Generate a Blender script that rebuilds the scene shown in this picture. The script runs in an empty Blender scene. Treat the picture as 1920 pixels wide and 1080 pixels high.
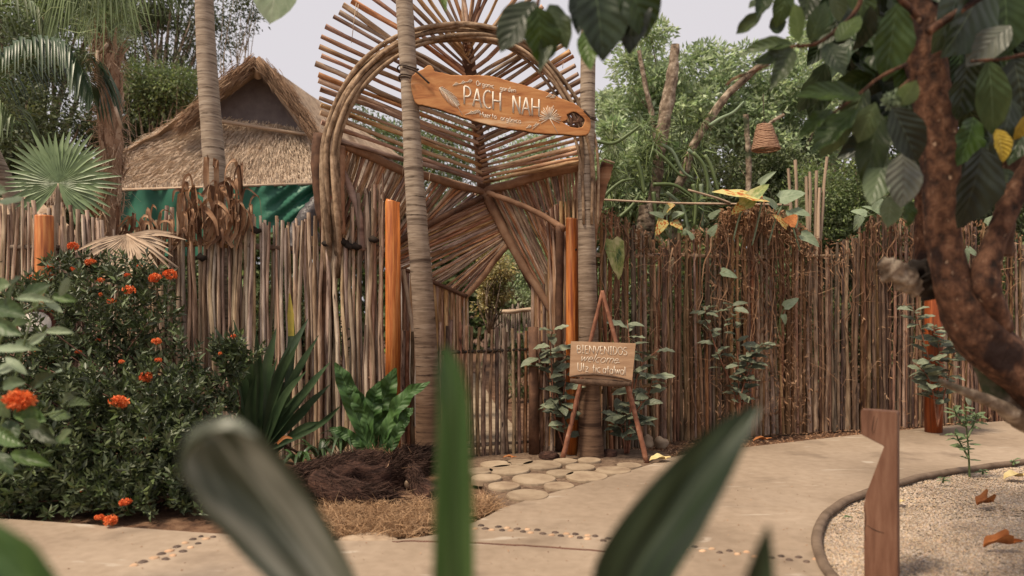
import bpy, bmesh, math, random
import numpy as np
from mathutils import Vector, Matrix, noise as mnoise
from math import pi, sin, cos, radians
random.seed(7); rng = np.random.default_rng(7)
R = random.uniform
SC = bpy.context.scene; COL = SC.collection

# ------------------------------------------------------------------ camera, sky, sun, exposure
FPX = 1350.0; HY = 587.0; H = 1.30; K = 1867.0; DY = FPX / K
cam_d = bpy.data.cameras.new('camera'); cam = bpy.data.objects.new('camera', cam_d); COL.objects.link(cam)
cam.location = (0, 0, H); cam.rotation_euler = (radians(90), 0, 0)
cam_d.sensor_width = 36; cam_d.lens = 36 * FPX / 1920; cam_d.shift_y = (HY - 540) / 1920
cam_d.clip_start = 0.05; cam_d.clip_end = 600
cam_d.dof.use_dof = True; cam_d.dof.focus_distance = 6.6; cam_d.dof.aperture_fstop = cam_d.lens / 1000 / 0.020
SC.camera = cam
W = bpy.data.worlds.new('World'); SC.world = W; W.use_nodes = True
SUN_EL, SUN_AZ = 60, 236
wt = W.node_tree; wt.nodes.clear()
out = wt.nodes.new('ShaderNodeOutputWorld'); mixs = wt.nodes.new('ShaderNodeMixShader')
sky = wt.nodes.new('ShaderNodeTexSky'); sky.sky_type = 'NISHITA'; sky.sun_disc = False
sky.sun_elevation = radians(SUN_EL); sky.sun_rotation = radians(SUN_AZ)
b1 = wt.nodes.new('ShaderNodeBackground'); b1.inputs[1].default_value = 0.10
b2 = wt.nodes.new('ShaderNodeBackground'); b2.inputs[0].default_value = (0.70, 0.66, 0.68, 1); b2.inputs[1].default_value = 1.0
wt.links.new(sky.outputs[0], b1.inputs[0]); mixs.inputs[0].default_value = 0.93   # thick even cloud over the clear sky
wt.links.new(b1.outputs[0], mixs.inputs[1]); wt.links.new(b2.outputs[0], mixs.inputs[2]); wt.links.new(mixs.outputs[0], out.inputs[0])
sl = bpy.data.lights.new('sun', 'SUN'); sl.energy = 4.4; sl.angle = radians(12); sl.color = (1, 0.85, 0.66)
so = bpy.data.objects.new('sun', sl); COL.objects.link(so)
az = radians(SUN_AZ); el = radians(SUN_EL)
sdir = Vector((sin(az) * cos(el), cos(az) * cos(el), sin(el)))
so.rotation_euler = sdir.to_track_quat('Z', 'Y').to_euler(); so.location = (0, -5, 12)
vs = SC.view_settings; vs.view_transform = 'Standard'; vs.look = 'None'; vs.gamma = 1; vs.use_curve_mapping = False; vs.exposure = 0.16
SC.cycles.max_bounces = 6; SC.cycles.transparent_max_bounces = 4

# ------------------------------------------------------------------ coordinate helpers
def P(px, py, Y):   # design sheet -> metres
    return Vector(((px - 960) * Y / K, Y * DY, H + (HY - py) * Y / K))
def G(px, py, z=0.0):
    Y = (H - z) * K / (py - HY)
    return Vector(((px - 960) * Y / K, Y * DY, z))
def gY(py): return H * K / (py - HY)

def tag(o, label=None, cat=None, group=None, kind=None):
    if label: o['label'] = label
    if cat: o['category'] = cat
    if group: o['group'] = group
    if kind: o['kind'] = kind
    return o
def thing(name, loc, label, cat, group=None):
    o = bpy.data.objects.new(name, None); COL.objects.link(o); o.location = loc; o.empty_display_size = 0.1
    return tag(o, label, cat, group)

def catmull(pts, n):
    pts = [Vector(p) for p in pts]
    if len(pts) == 2: return [pts[0].lerp(pts[1], i / n) for i in range(n + 1)]
    q = [pts[0] * 2 - pts[1]] + pts + [pts[-1] * 2 - pts[-2]]
    m = len(pts) - 1; outp = []
    for i in range(n + 1):
        t = i / n * m; k = min(int(t), m - 1); u = t - k
        a, b, c, d = q[k], q[k + 1], q[k + 2], q[k + 3]
        outp.append(0.5 * ((2 * b) + (c - a) * u + (2 * a - 5 * b + 4 * c - d) * u * u + (3 * b - a - 3 * c + d) * u ** 3))
    return outp
def lin(vals, n):
    m = len(vals) - 1; o = []
    for i in range(n + 1):
        t = i / n * m; k = min(int(t), m - 1); o.append(vals[k] + (vals[k + 1] - vals[k]) * (t - k))
    return o

class MB:
    def __init__(s): s.v = []; s.f = []; s.uv = None
    def tube(s, pts, rad, n=8, cap=True, flat=1.0, fn=None):
        pts = [Vector(p) for p in pts]; m = len(pts)
        if not isinstance(rad, (list, tuple)): rad = [rad] * m
        if len(rad) != m: rad = lin(list(rad), m - 1)
        b = len(s.v); t0 = (pts[1] - pts[0]).normalized()
        u = t0.orthogonal().normalized()
        if abs(t0.z) < 0.9: u = t0.cross(Vector((0, 0, 1))).normalized()
        for i in range(m):
            t = (pts[min(i + 1, m - 1)] - pts[max(i - 1, 0)]).normalized()
            u = (u - t * u.dot(t)).normalized(); w = t.cross(u)
            for j in range(n):
                a = 2 * pi * j / n; r = rad[i]
                if fn: r *= fn(i, j, a)
                s.v.append(pts[i] + u * cos(a) * r + w * sin(a) * r * flat)
        for i in range(m - 1):
            for j in range(n):
                k = (j + 1) % n; s.f.append((b + i * n + j, b + i * n + k, b + (i + 1) * n + k, b + (i + 1) * n + j))
        if cap:
            s.f.append(tuple(b + j for j in range(n))[::-1]); s.f.append(tuple(b + (m - 1) * n + j for j in range(n)))
        return s
    def box(s, c, d, rot=None):
        b = len(s.v); c = Vector(c)
        for x in (-1, 1):
            for y in (-1, 1):
                for z in (-1, 1):
                    p = Vector((x * d[0] / 2, y * d[1] / 2, z * d[2] / 2))
                    if rot: p = rot @ p
                    s.v.append(c + p)
        for q in ((0, 1, 3, 2), (4, 6, 7, 5), (0, 4, 5, 1), (2, 3, 7, 6), (0, 2, 6, 4), (1, 5, 7, 3)): s.f.append(tuple(b + i for i in q))
        return s
    def blade(s, pts, wid, normal, cup=0.25, n=10, wave=0.0, wf=6, k=4, twist=0):
        ps = catmull(pts, n); ws = lin(wid, n); b = len(s.v); normal = Vector(normal)
        if s.uv is None: s.uv = []
        for i, p in enumerate(ps):
            t = (ps[min(i + 1, n)] - ps[max(i - 1, 0)]).normalized()
            nn = normal.copy()
            if twist: nn = Matrix.Rotation(twist * i / n, 3, t) @ nn
            nn = (nn - t * nn.dot(t)); nn = nn.normalized() if nn.length > 1e-5 else t.orthogonal().normalized()
            sd = t.cross(nn)
            for j in range(k + 1):
                u = j / k * 2 - 1
                off = cup * abs(u) * ws[i] * 0.5 + wave * ws[i] * abs(u) * sin(i / n * wf * 2 * pi + (1.3 if u > 0 else 0))
                s.v.append(p + sd * u * ws[i] * 0.5 + nn * off); s.uv.append((j / k, i / n))
        for i in range(n):
            for j in range(k):
                a = b + i * (k + 1) + j; s.f.append((a, a + 1, a + k + 2, a + k + 1))
        return s
    def build(s, name, mat, parent=None, smooth=True, kind=None, origin=None):
        me = bpy.data.meshes.new(name)
        if parent: o0 = parent.location.copy()
        elif origin is not None: o0 = Vector(origin)
        elif s.v:
            vv = np.array([tuple(p) for p in s.v]); o0 = Vector(((vv[:, 0].min() + vv[:, 0].max()) / 2, (vv[:, 1].min() + vv[:, 1].max()) / 2, vv[:, 2].min()))
        me.from_pydata([tuple(p - o0) for p in s.v], [], s.f)
        if s.uv:
            ul = me.uv_layers.new(name='UVMap'); vi = np.zeros(len(me.loops), dtype=np.int32); me.loops.foreach_get('vertex_index', vi)
            uv = np.array(s.uv, dtype=np.float32)
            if len(uv) == len(s.v): ul.data.foreach_set('uv', uv[vi].ravel())
        if smooth: me.polygons.foreach_set('use_smooth', [True] * len(me.polygons))
        me.materials.append(mat); me.update()
        o = bpy.data.objects.new(name, me); COL.objects.link(o)
        if parent: o.parent = parent
        else: o.location = o0
        if kind: o['kind'] = kind
        return o

def np_mesh(name, V, F, mat, parent=None, kind=None, smooth=False):
    """V (n,3) world, F (m,3|4)"""
    o0 = np.array(parent.location) if parent else np.zeros(3)
    me = bpy.data.meshes.new(name); m, k = F.shape
    me.vertices.add(len(V)); me.vertices.foreach_set('co', (V - o0).astype(np.float32).ravel())
    me.loops.add(m * k); me.loops.foreach_set('vertex_index', F.astype(np.int32).ravel())
    me.polygons.add(m); me.polygons.foreach_set('loop_start', np.arange(0, m * k, k, dtype=np.int32)); me.polygons.foreach_set('loop_total', np.full(m, k, dtype=np.int32))
    if smooth: me.polygons.foreach_set('use_smooth', np.ones(m, dtype=bool))
    me.materials.append(mat); me.update(calc_edges=True)
    o = bpy.data.objects.new(name, me); COL.objects.link(o)
    if parent: o.parent = parent
    if kind: o['kind'] = kind
    return o

def norm(a): return a / np.maximum(np.linalg.norm(a, axis=1, keepdims=True), 1e-6)
def leaf_cloud(name, pts, dirs, L, Wd, mat, parent=None, kind='stuff', fold=0.18, up=None):
    n = len(pts); d = norm(dirs); L = np.asarray(L) * rng.uniform(0.7, 1.25, n); Wd = L * Wd
    r = rng.normal(size=(n, 3)) if up is None else np.tile(np.array(up, float), (n, 1)) + rng.normal(size=(n, 3)) * 0.5
    s = norm(np.cross(d, r)); nn = np.cross(s, d)
    mid = pts + d * (L * 0.45)[:, None]
    a = pts; t = pts + d * L[:, None] - nn * (L * 0.12)[:, None]
    l = mid + s * (Wd / 2)[:, None] + nn * (fold * Wd)[:, None]; r_ = mid - s * (Wd / 2)[:, None] + nn * (fold * Wd)[:, None]
    V = np.stack([a, l, t, r_], 1).reshape(-1, 3); i = np.arange(n) * 4
    F = np.concatenate([np.stack([i, i + 1, i + 2], 1), np.stack([i, i + 2, i + 3], 1)])
    return np_mesh(name, V, F, mat, parent, kind)
def strands(name, p0, p1, p2, w, mat, parent=None, kind='stuff'):
    """bent thin ribbons through three points each (arrays n,3)"""
    n = len(p0); t = norm(p2 - p0); s = norm(np.cross(t, rng.normal(size=(n, 3)))) * (np.asarray(w) * 0.5).reshape(-1, 1)
    V = np.stack([p0 - s, p0 + s, p1 + s * .8, p1 - s * .8, p2 + s * .25, p2 - s * .25], 1).reshape(-1, 3); i = np.arange(n) * 6
    F = np.concatenate([np.stack([i, i + 1, i + 2, i + 3], 1), np.stack([i + 3, i + 2, i + 4, i + 5], 1)])
    return np_mesh(name, V, F, mat, parent, kind)

# ------------------------------------------------------------------ materials
def nd(t, typ, **kw):
    n = t.nodes.new(typ)
    for k, v in kw.items(): setattr(n, k, v)
    return n
def M(name, cols, sc=(1, 1, 1), ns=5, det=6, rough=.8, bump=.3, bdist=.01, rnd=0, isl=0, trans=0, spec=.3, spots=None, coord='Object', rings=None, dist=0.0, hue=0.0, veins=None, bns=None, base=None):
    m = bpy.data.materials.new(name); m.use_nodes = True; t = m.node_tree; L = t.links; t.nodes.clear()
    o = nd(t, 'ShaderNodeOutputMaterial'); p = nd(t, 'ShaderNodeBsdfPrincipled')
    p.inputs['Roughness'].default_value = rough; p.inputs['Specular IOR Level'].default_value = spec
    tc = nd(t, 'ShaderNodeTexCoord'); mp = nd(t, 'ShaderNodeMapping'); mp.inputs['Scale'].default_value = sc
    L.new(tc.outputs[coord], mp.inputs['Vector'])
    oi = nd(t, 'ShaderNodeObjectInfo'); ml = nd(t, 'ShaderNodeMath', operation='MULTIPLY'); ml.inputs[1].default_value = 57
    L.new(oi.outputs['Random'], ml.inputs[0])
    no = nd(t, 'ShaderNodeTexNoise', noise_dimensions='4D'); no.inputs['Scale'].default_value = ns; no.inputs['Detail'].default_value = det; no.inputs['Roughness'].default_value = .62; no.inputs['Distortion'].default_value = dist
    L.new(mp.outputs[0], no.inputs['Vector']); L.new(ml.outputs[0], no.inputs['W'])
    cr = nd(t, 'ShaderNodeValToRGB'); e = cr.color_ramp.elements
    while len(e) < len(cols): e.new(0.5)
    for i, (q, c) in enumerate(cols): e[i].position = q; e[i].color = (*c, 1)
    L.new(no.outputs[0], cr.inputs[0]); col = cr.outputs[0]
    hgt = no.outputs[0]
    if bns:
        n2 = nd(t, 'ShaderNodeTexNoise'); n2.inputs['Scale'].default_value = bns; n2.inputs['Detail'].default_value = 8; L.new(mp.outputs[0], n2.inputs['Vector']); hgt = n2.outputs[0]
    def mixc(fac, c2, mode='MIX', facv=None):
        nonlocal col
        mx = nd(t, 'ShaderNodeMix', data_type='RGBA', blend_type=mode)
        if fac is not None: L.new(fac, mx.inputs[0])
        else: mx.inputs[0].default_value = facv
        L.new(col, mx.inputs[6])
        if isinstance(c2, tuple): mx.inputs[7].default_value = (*c2, 1)
        else: L.new(c2, mx.inputs[7])
        col = mx.outputs[2]
    def mth(op, a, b=None, c=None):
        n = nd(t, 'ShaderNodeMath', operation=op)
        for i, x in enumerate((a, b, c)):
            if x is None: continue
            if isinstance(x, (int, float)): n.inputs[i].default_value = x
            else: L.new(x, n.inputs[i])
        return n.outputs[0]
    if spots:   # (colour, scale, threshold)
        for (c2, s2, th) in (spots if isinstance(spots, list) else [spots]):
            n3 = nd(t, 'ShaderNodeTexNoise', noise_dimensions='4D'); n3.inputs['Scale'].default_value = s2; n3.inputs['Detail'].default_value = 4
            L.new(mp.outputs[0], n3.inputs['Vector']); L.new(ml.outputs[0], n3.inputs['W'])
            mr = nd(t, 'ShaderNodeMapRange'); mr.inputs[1].default_value = th; mr.inputs[2].default_value = th + .07; L.new(n3.outputs[0], mr.inputs[0])
            mixc(mr.outputs[0], c2)
    if rings:   # (frequency, colour)
        sx = nd(t, 'ShaderNodeSeparateXYZ'); L.new(tc.outputs['Object'], sx.inputs[0])
        z = mth('MULTIPLY_ADD', sx.outputs[2], rings[0], mth('MULTIPLY', no.outputs[0], 2.6))
        w = mth('POWER', mth('ABSOLUTE', mth('SINE', z)), 40)
        n4 = nd(t, 'ShaderNodeTexNoise'); n4.inputs['Scale'].default_value = 7; n4.inputs['Detail'].default_value = 5; L.new(tc.outputs['Object'], n4.inputs['Vector'])
        w = mth('MULTIPLY', w, mth('MULTIPLY', mth('MAXIMUM', mth('SUBTRACT', n4.outputs[0], .38), 0), 4.2)); mixc(w, rings[1])
        hgt = mth('SUBTRACT', no.outputs[0], mth('MULTIPLY', w, .6))
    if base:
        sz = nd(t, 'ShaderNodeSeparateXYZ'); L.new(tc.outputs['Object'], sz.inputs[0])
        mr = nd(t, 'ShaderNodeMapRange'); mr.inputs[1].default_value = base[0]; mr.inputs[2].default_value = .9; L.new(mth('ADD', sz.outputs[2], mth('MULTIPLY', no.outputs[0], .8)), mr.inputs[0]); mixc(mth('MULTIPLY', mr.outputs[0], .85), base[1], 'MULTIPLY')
    if veins:
        uv = nd(t, 'ShaderNodeSeparateXYZ'); L.new(tc.outputs['UV'], uv.inputs[0])
        au = mth('ABSOLUTE', mth('MULTIPLY_ADD', uv.outputs[0], 2, -1))
        lat = mth('SINE', mth('MULTIPLY', mth('MULTIPLY_ADD', au, -veins[1], mth('MULTIPLY', uv.outputs[1], veins[0])), 2 * pi))
        latp = mth('POWER', mth('MAXIMUM', lat, 0), 14)
        mid = mth('LESS_THAN', au, .035)
        v = mth('MAXIMUM', mth('MULTIPLY', latp, veins[3]), mth('MULTIPLY', mid, .8)); mixc(v, veins[2])
        hgt = mth('MULTIPLY_ADD', lat, .8, mth('MULTIPLY', no.outputs[0], .3))
    if rnd or isl or hue:
        hs = nd(t, 'ShaderNodeHueSaturation'); L.new(col, hs.inputs['Color'])
        src = oi.outputs['Random']; amt = rnd
        if isl:
            ge = nd(t, 'ShaderNodeNewGeometry'); src = ge.outputs['Random Per Island']; amt = isl
        L.new(mth('MULTIPLY_ADD', src, amt, 1 - amt / 2), hs.inputs['Value'])
        if hue:
            fr = mth('FRACT', mth('MULTIPLY', src, 13.7)); L.new(mth('MULTIPLY_ADD', fr, hue, .5 - hue / 2), hs.inputs['Hue'])
            L.new(mth('MULTIPLY_ADD', mth('FRACT', mth('MULTIPLY', src, 7.3)), .5, .7), hs.inputs['Saturation'])
        col = hs.outputs[0]
    L.new(col, p.inputs['Base Color'])
    if bump:
        bp = nd(t, 'ShaderNodeBump'); bp.inputs['Strength'].default_value = bump; bp.inputs['Distance'].default_value = bdist
        L.new(hgt, bp.inputs['Height']); L.new(bp.outputs[0], p.inputs['Normal'])
    if trans:
        tr = nd(t, 'ShaderNodeBsdfTranslucent'); ms = nd(t, 'ShaderNodeMixShader'); ms.inputs[0].default_value = trans
        L.new(col, tr.inputs[0]); L.new(p.outputs[0], ms.inputs[1]); L.new(tr.outputs[0], ms.inputs[2]); L.new(ms.outputs[0], o.inputs[0])
    else: L.new(p.outputs[0], o.inputs[0])
    return m

Z12 = (1, 1, 6)
m_stick_grey = M('bark_grey_sticks', [(.30, (.095, .06, .04)), (.46, (.32, .225, .155)), (.68, (.60, .455, .335))], sc=(.5, .5, 8), ns=1.2, det=8, rough=.85, bump=.5, bdist=.004, rnd=.75, hue=.03, spots=((.06, .035, .025), 1.6, .64))
m_stick_brown = M('bark_brown_sticks', [(.30, (.05, .025, .014)), (.48, (.19, .108, .060)), (.74, (.43, .28, .175))], sc=(.5, .5, 8), ns=1.3, det=8, rough=.85, bump=.5, bdist=.004, rnd=1.0, hue=.04, spots=((.035, .018, .012), 1.5, .62))
m_stick_red = M('bark_red_sticks', [(.30, (.12, .055, .028)), (.47, (.35, .20, .115)), (.70, (.64, .43, .28))], sc=(.5, .5, 6), ns=1.2, det=8, rough=.75, bump=.5, bdist=.004, rnd=.7, hue=.03, spots=((.05, .022, .012), 1.5, .66))
m_beam = M('dark_beam_bark', [(.3, (.045, .022, .014)), (.6, (.14, .07, .04)), (.8, (.22, .13, .08))], sc=(1, 1, 1), ns=9, rough=.8, bump=.6, bdist=.01)
m_beamlight = M('light_beam_wood', [(.3, (.16, .08, .045)), (.55, (.34, .19, .11)), (.8, (.46, .30, .19))], ns=7, rough=.75, bump=.5, bdist=.008, rnd=.3)
m_hoop = M('hoop_bark', [(.3, (.07, .042, .026)), (.48, (.25, .165, .10)), (.7, (.46, .33, .22))], ns=14, rough=.85, bump=.7, bdist=.008, rnd=.5)
m_orange = M('orange_varnished_post', [(.34, (.24, .055, .012)), (.5, (.50, .15, .03)), (.68, (.70, .30, .09))], sc=(16, 16, .9), ns=3, det=9, rough=.45, bump=.25, spec=.5, spots=[((.20, .045, .012), .7, .60), ((.08, .03, .015), 2.2, .68)])
m_orange_dark = M('red_brown_varnished_post', [(.3, (.12, .03, .01)), (.5, (.28, .065, .018)), (.74, (.45, .13, .04))], sc=(16, 16, .9), ns=3, rough=.5, bump=.3, spots=((.08, .03, .015), 1.2, .56))
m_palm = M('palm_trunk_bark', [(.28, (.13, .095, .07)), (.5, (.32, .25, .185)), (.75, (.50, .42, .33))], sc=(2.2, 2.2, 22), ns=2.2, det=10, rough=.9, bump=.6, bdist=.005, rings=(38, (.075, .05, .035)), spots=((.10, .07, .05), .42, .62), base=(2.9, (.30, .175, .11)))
m_palm_base = m_palm
m_rough = M('fibrous_palm_bark', [(.25, (.16, .085, .05)), (.5, (.42, .26, .165)), (.8, (.62, .45, .32))], sc=(3, 3, 1), ns=6, rough=.95, bump=1, bdist=.03)
m_fibre = M('pale_fibre', [(.3, (.34, .20, .12)), (.7, (.62, .46, .33))], ns=5, rough=.9, bump=0, isl=.6)
m_board = M('sign_slab_wood', [(.30, (.22, .075, .025)), (.46, (.46, .19, .065)), (.6, (.56, .27, .10)), (.78, (.72, .44, .21))], sc=(1.1, 3, 5.5), ns=2.1, det=7, rough=.55, bump=.2, bdist=.004, dist=1.2, spots=((.70, .47, .27), 1.3, .56))
m_bark_edge = M('sign_slab_bark_edge', [(.3, (.05, .03, .02)), (.7, (.16, .10, .065))], ns=20, rough=.95, bump=1)
m_paint = M('white_sign_paint', [(.3, (.62, .54, .44)), (.7, (.8, .73, .62))], ns=60, rough=.7, bump=0)
m_paint_thin = M('thin_white_sign_paint', [(.3, (.62, .52, .40)), (.7, (.78, .70, .58))], ns=60, rough=.7, bump=0)
m_board2 = M('welcome_board_wood', [(.25, (.25, .135, .075)), (.5, (.43, .27, .16)), (.8, (.56, .39, .26))], sc=(1, 3, 7), ns=2.5, det=7, rough=.7, bump=.3, bdist=.003, dist=.7)
m_bollard = M('bollard_wood', [(.28, (.085, .036, .020)), (.5, (.18, .085, .05)), (.75, (.27, .145, .09))], sc=(10, 10, 1.3), ns=2.5, det=8, rough=.6, bump=.3, bdist=.003, spots=((.07, .032, .02), .9, .69))
m_easel = M('easel_leg_bark', [(.3, (.12, .045, .025)), (.6, (.28, .12, .07)), (.85, (.5, .34, .24))], ns=14, rough=.75, bump=.4)
m_path = None
m_soil = M('soil_and_litter', [(.3, (.045, .022, .013)), (.5, (.13, .068, .038)), (.72, (.25, .15, .09))], ns=9, det=10, rough=.95, bump=1, bdist=.05, coord='Object')
m_disc = M('paving_disc_concrete', [(.3, (.19, .13, .085)), (.55, (.33, .25, .17)), (.8, (.42, .33, .235))], ns=5, det=10, rough=.9, bump=.4, bdist=.006, rnd=.2)
m_sand = M('sandy_joint', [(.35, (.06, .033, .02)), (.6, (.20, .135, .09))], ns=30, det=8, rough=.95, bump=.8, bdist=.01)
m_kerb = M('kerb_mortar', [(.3, (.09, .06, .04)), (.55, (.19, .135, .095)), (.8, (.27, .2, .145))], ns=8, det=10, rough=.9, bump=.6, bdist=.01)
m_gravel = M('cream_gravel', [(.2, (.22, .155, .105)), (.6, (.44, .335, .24))], ns=4, rough=.9, bump=0, isl=.8, hue=.02)
m_gravelbed = M('gravel_bed_base', [(.35, (.16, .105, .07)), (.5, (.42, .33, .245)), (.7, (.6, .5, .39))], ns=110, det=3, rough=.95, bump=1, bdist=.02)
m_peb_dark = M('dark_pebble', [(.3, (.05, .033, .026)), (.7, (.12, .08, .06))], ns=20, rough=.6, bump=.2, rnd=.6)
m_peb_tan = M('tan_pebble', [(.3, (.42, .24, .14)), (.7, (.55, .38, .24))], ns=20, rough=.7, bump=.2, rnd=.4)
m_rock = M('pale_rock', [(.3, (.20, .13, .085)), (.55, (.38, .28, .19)), (.8, (.5, .4, .3))], ns=7, rough=.9, bump=.7, bdist=.02)
m_log = M('fibrous_stump_bark', [(.3, (.018, .008, .006)), (.5, (.055, .026, .018)), (.75, (.15, .075, .05))], sc=(2, 2, 7), ns=5, det=10, rough=.95, bump=1, bdist=.04, dist=1.5)
m_strand_dark = M('root_fibre', [(.3, (.016, .008, .006)), (.7, (.085, .046, .032))], ns=4, rough=.95, bump=0, isl=1.0)
m_drygrass = M('dry_orange_grass', [(.3, (.30, .17, .085)), (.7, (.52, .35, .21))], ns=4, rough=.9, bump=0, isl=.7, trans=.2)
m_thatch = M('thatch', [(.28, (.20, .13, .085)), (.5, (.42, .30, .205)), (.75, (.56, .43, .31))], sc=(1, 1, .5), ns=6, det=10, rough=.98, bump=1, bdist=.06, spots=((.24, .15, .095), 3.2, .60))
m_thatch_straw = M('thatch_straw', [(.3, (.50, .375, .27)), (.7, (.68, .55, .42))], ns=1, rough=.95, bump=0, isl=.32)
m_thatch_edge = M('thatch_edge_straw', [(.3, (.17, .095, .055)), (.7, (.42, .28, .18))], ns=1, rough=.95, bump=0, isl=.7)
m_gable = M('gable_inside_grey', [(.3, (.15, .125, .12)), (.7, (.23, .195, .185))], ns=8, rough=.95, bump=.1)
m_tarp = M('green_tarpaulin', [(.3, (.018, .11, .066)), (.7, (.045, .18, .115))], ns=2, rough=.5, bump=.35, bdist=.03, spec=.4)
m_pole = M('peeled_pole', [(.3, (.30, .2, .13)), (.7, (.52, .4, .29))], ns=8, rough=.8, bump=.2, rnd=.4)
m_dry = M('dry_brown_leaf', [(.3, (.16, .075, .038)), (.5, (.32, .18, .10)), (.75, (.50, .34, .22))], ns=6, rough=.8, bump=.2, rnd=.6, isl=.6, trans=.15)
m_vine = M('dead_vine_bark', [(.3, (.07, .035, .02)), (.7, (.22, .12, .07))], ns=9, rough=.9, bump=.3)
m_dryfan = M('dry_tan_fan_leaf', [(.3, (.34, .23, .15)), (.7, (.60, .47, .34))], ns=4, rough=.8, bump=.1, isl=.5)
m_tan = M('fallen_leaf_orange', [(.3, (.22, .065, .02)), (.6, (.48, .19, .06))], ns=9, rough=.7, bump=.3, rnd=.4)
m_straw = M('fallen_leaf_yellow', [(.3, (.5, .36, .15)), (.7, (.66, .55, .28))], ns=9, rough=.8, bump=.2)

LG = dict(rough=.5, spec=.35)
m_lf_dark = M('dark_tree_leaf', [(.3, (.045, .062, .022)), (.7, (.13, .16, .065))], ns=1.2, bump=0, isl=.9, hue=.04, trans=.25, **LG)
m_lf_mid = M('mid_green_leaf', [(.3, (.10, .145, .05)), (.7, (.24, .30, .12))], ns=1.0, bump=0, isl=.8, hue=.04, trans=.3, **LG)
m_lf_pale = M('pale_green_leaf', [(.3, (.27, .36, .17)), (.7, (.50, .59, .34))], ns=1.0, bump=0, isl=.8, hue=.04, trans=.35, **LG)
m_lf_ix = M('ixora_leaf', [(.3, (.042, .062, .024)), (.7, (.14, .175, .075))], ns=2.5, bump=0, isl=1.1, hue=.03, trans=.1, rough=.42, spec=.45)
m_flower = M('ixora_orange_flower', [(.3, (.62, .08, .02)), (.7, (.90, .27, .08))], ns=6, bump=0, rough=.6, isl=.5, rnd=.5, trans=.2)
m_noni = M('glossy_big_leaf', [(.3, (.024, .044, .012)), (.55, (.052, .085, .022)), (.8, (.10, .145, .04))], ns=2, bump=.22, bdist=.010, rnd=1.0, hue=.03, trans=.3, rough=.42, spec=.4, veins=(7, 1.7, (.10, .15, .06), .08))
m_noni_shaded = M('glossy_shaded_big_leaf', [(.3, (.010, .020, .006)), (.55, (.022, .040, .012)), (.8, (.045, .07, .022))], ns=2, bump=.22, bdist=.01, rnd=.9, hue=.03, trans=.12, rough=.42, spec=.4, veins=(7, 1.7, (.06, .09, .035), .08))  # darker copy of the big leaf, crown shade put into its colour
m_noni_light = M('glossy_big_leaf_lit', [(.3, (.085, .14, .045)), (.7, (.15, .22, .075))], ns=2, bump=.3, bdist=.012, rnd=.5, hue=.03, trans=.4, rough=.4, spec=.4, veins=(7, 1.7, (.2, .28, .12), .2))  # lighter copy of the big leaf, light put into its colour
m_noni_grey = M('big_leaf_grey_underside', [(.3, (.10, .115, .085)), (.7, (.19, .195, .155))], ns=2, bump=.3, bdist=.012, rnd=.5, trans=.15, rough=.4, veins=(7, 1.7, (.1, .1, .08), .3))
m_noni_yel = M('big_leaf_yellowed', [(.3, (.25, .17, .02)), (.7, (.5, .36, .04))], ns=5, bump=.4, rnd=.3, trans=.2, rough=.5, veins=(8, 1.6, (.5, .4, .1), .4))
m_noni_bark = M('smooth_red_brown_bark', [(.34, (.018, .010, .007)), (.47, (.075, .034, .019)), (.60, (.16, .076, .042)), (.74, (.30, .18, .115))], sc=(1, 1, .7), ns=24, det=12, rough=.85, bump=1, bdist=.02, spots=[((.40, .27, .18), 34, .64), ((.025, .012, .009), 7, .56)])
m_bark2 = M('mossy_bark', [(.34, (.05, .035, .024)), (.49, (.20, .145, .10)), (.66, (.50, .41, .31))], ns=11, det=9, rough=.9, bump=1, bdist=.03, spots=((.05, .06, .03), 3, .58))
m_var = M('grey_green_leaf', [(.3, (.10, .125, .075)), (.55, (.19, .215, .145)), (.8, (.32, .335, .245))], ns=4, bump=.3, rnd=.9, trans=.2, rough=.45, spec=.4, veins=(6, 1.5, (.22, .24, .17), .35))
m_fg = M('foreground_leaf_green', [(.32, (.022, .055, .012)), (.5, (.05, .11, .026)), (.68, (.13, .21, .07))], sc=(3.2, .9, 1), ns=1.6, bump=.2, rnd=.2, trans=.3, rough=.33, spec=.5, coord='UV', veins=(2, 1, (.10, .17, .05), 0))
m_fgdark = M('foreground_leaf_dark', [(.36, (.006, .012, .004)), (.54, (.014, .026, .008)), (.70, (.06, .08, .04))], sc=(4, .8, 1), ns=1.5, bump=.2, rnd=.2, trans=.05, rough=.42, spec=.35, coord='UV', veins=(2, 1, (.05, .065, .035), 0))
m_fgsheen = M('foreground_leaf_sheen', [(.36, (.016, .026, .010)), (.50, (.075, .088, .058)), (.64, (.34, .35, .28))], sc=(2.6, .9, 1), ns=1.7, det=2, coord='UV', bump=.3, trans=.15, rough=.45, spec=.4, veins=(2, 1, (.3, .32, .25), 0))  # sky sheen and highlight streaks are put into the leaf colour
m_fern = M('nest_fern_leaf', [(.3, (.025, .065, .018)), (.7, (.07, .14, .035))], ns=5, bump=.3, rnd=.4, trans=.2, rough=.5, spec=.3, veins=(14, 1.2, (.09, .16, .05), .3))
m_strap = M('strap_leaf', [(.3, (.025, .05, .022)), (.7, (.065, .10, .045))], ns=5, bump=.1, rnd=.5, trans=.15, rough=.4, spec=.45)
m_strapyel = M('strap_leaf_yellow', [(.35, (.12, .16, .03)), (.6, (.42, .33, .06))], ns=5, bump=.1, trans=.2, rough=.5)
m_fanleaf = M('fan_palm_leaf', [(.3, (.12, .19, .085)), (.7, (.26, .35, .17))], ns=2, bump=0, isl=.4, trans=.25, rough=.4, spec=.4)
m_frond = M('palm_frond_leaf', [(.3, (.08, .12, .04)), (.7, (.20, .26, .11))], ns=2, bump=0, isl=.7, trans=.25, rough=.45, spec=.4)
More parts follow.
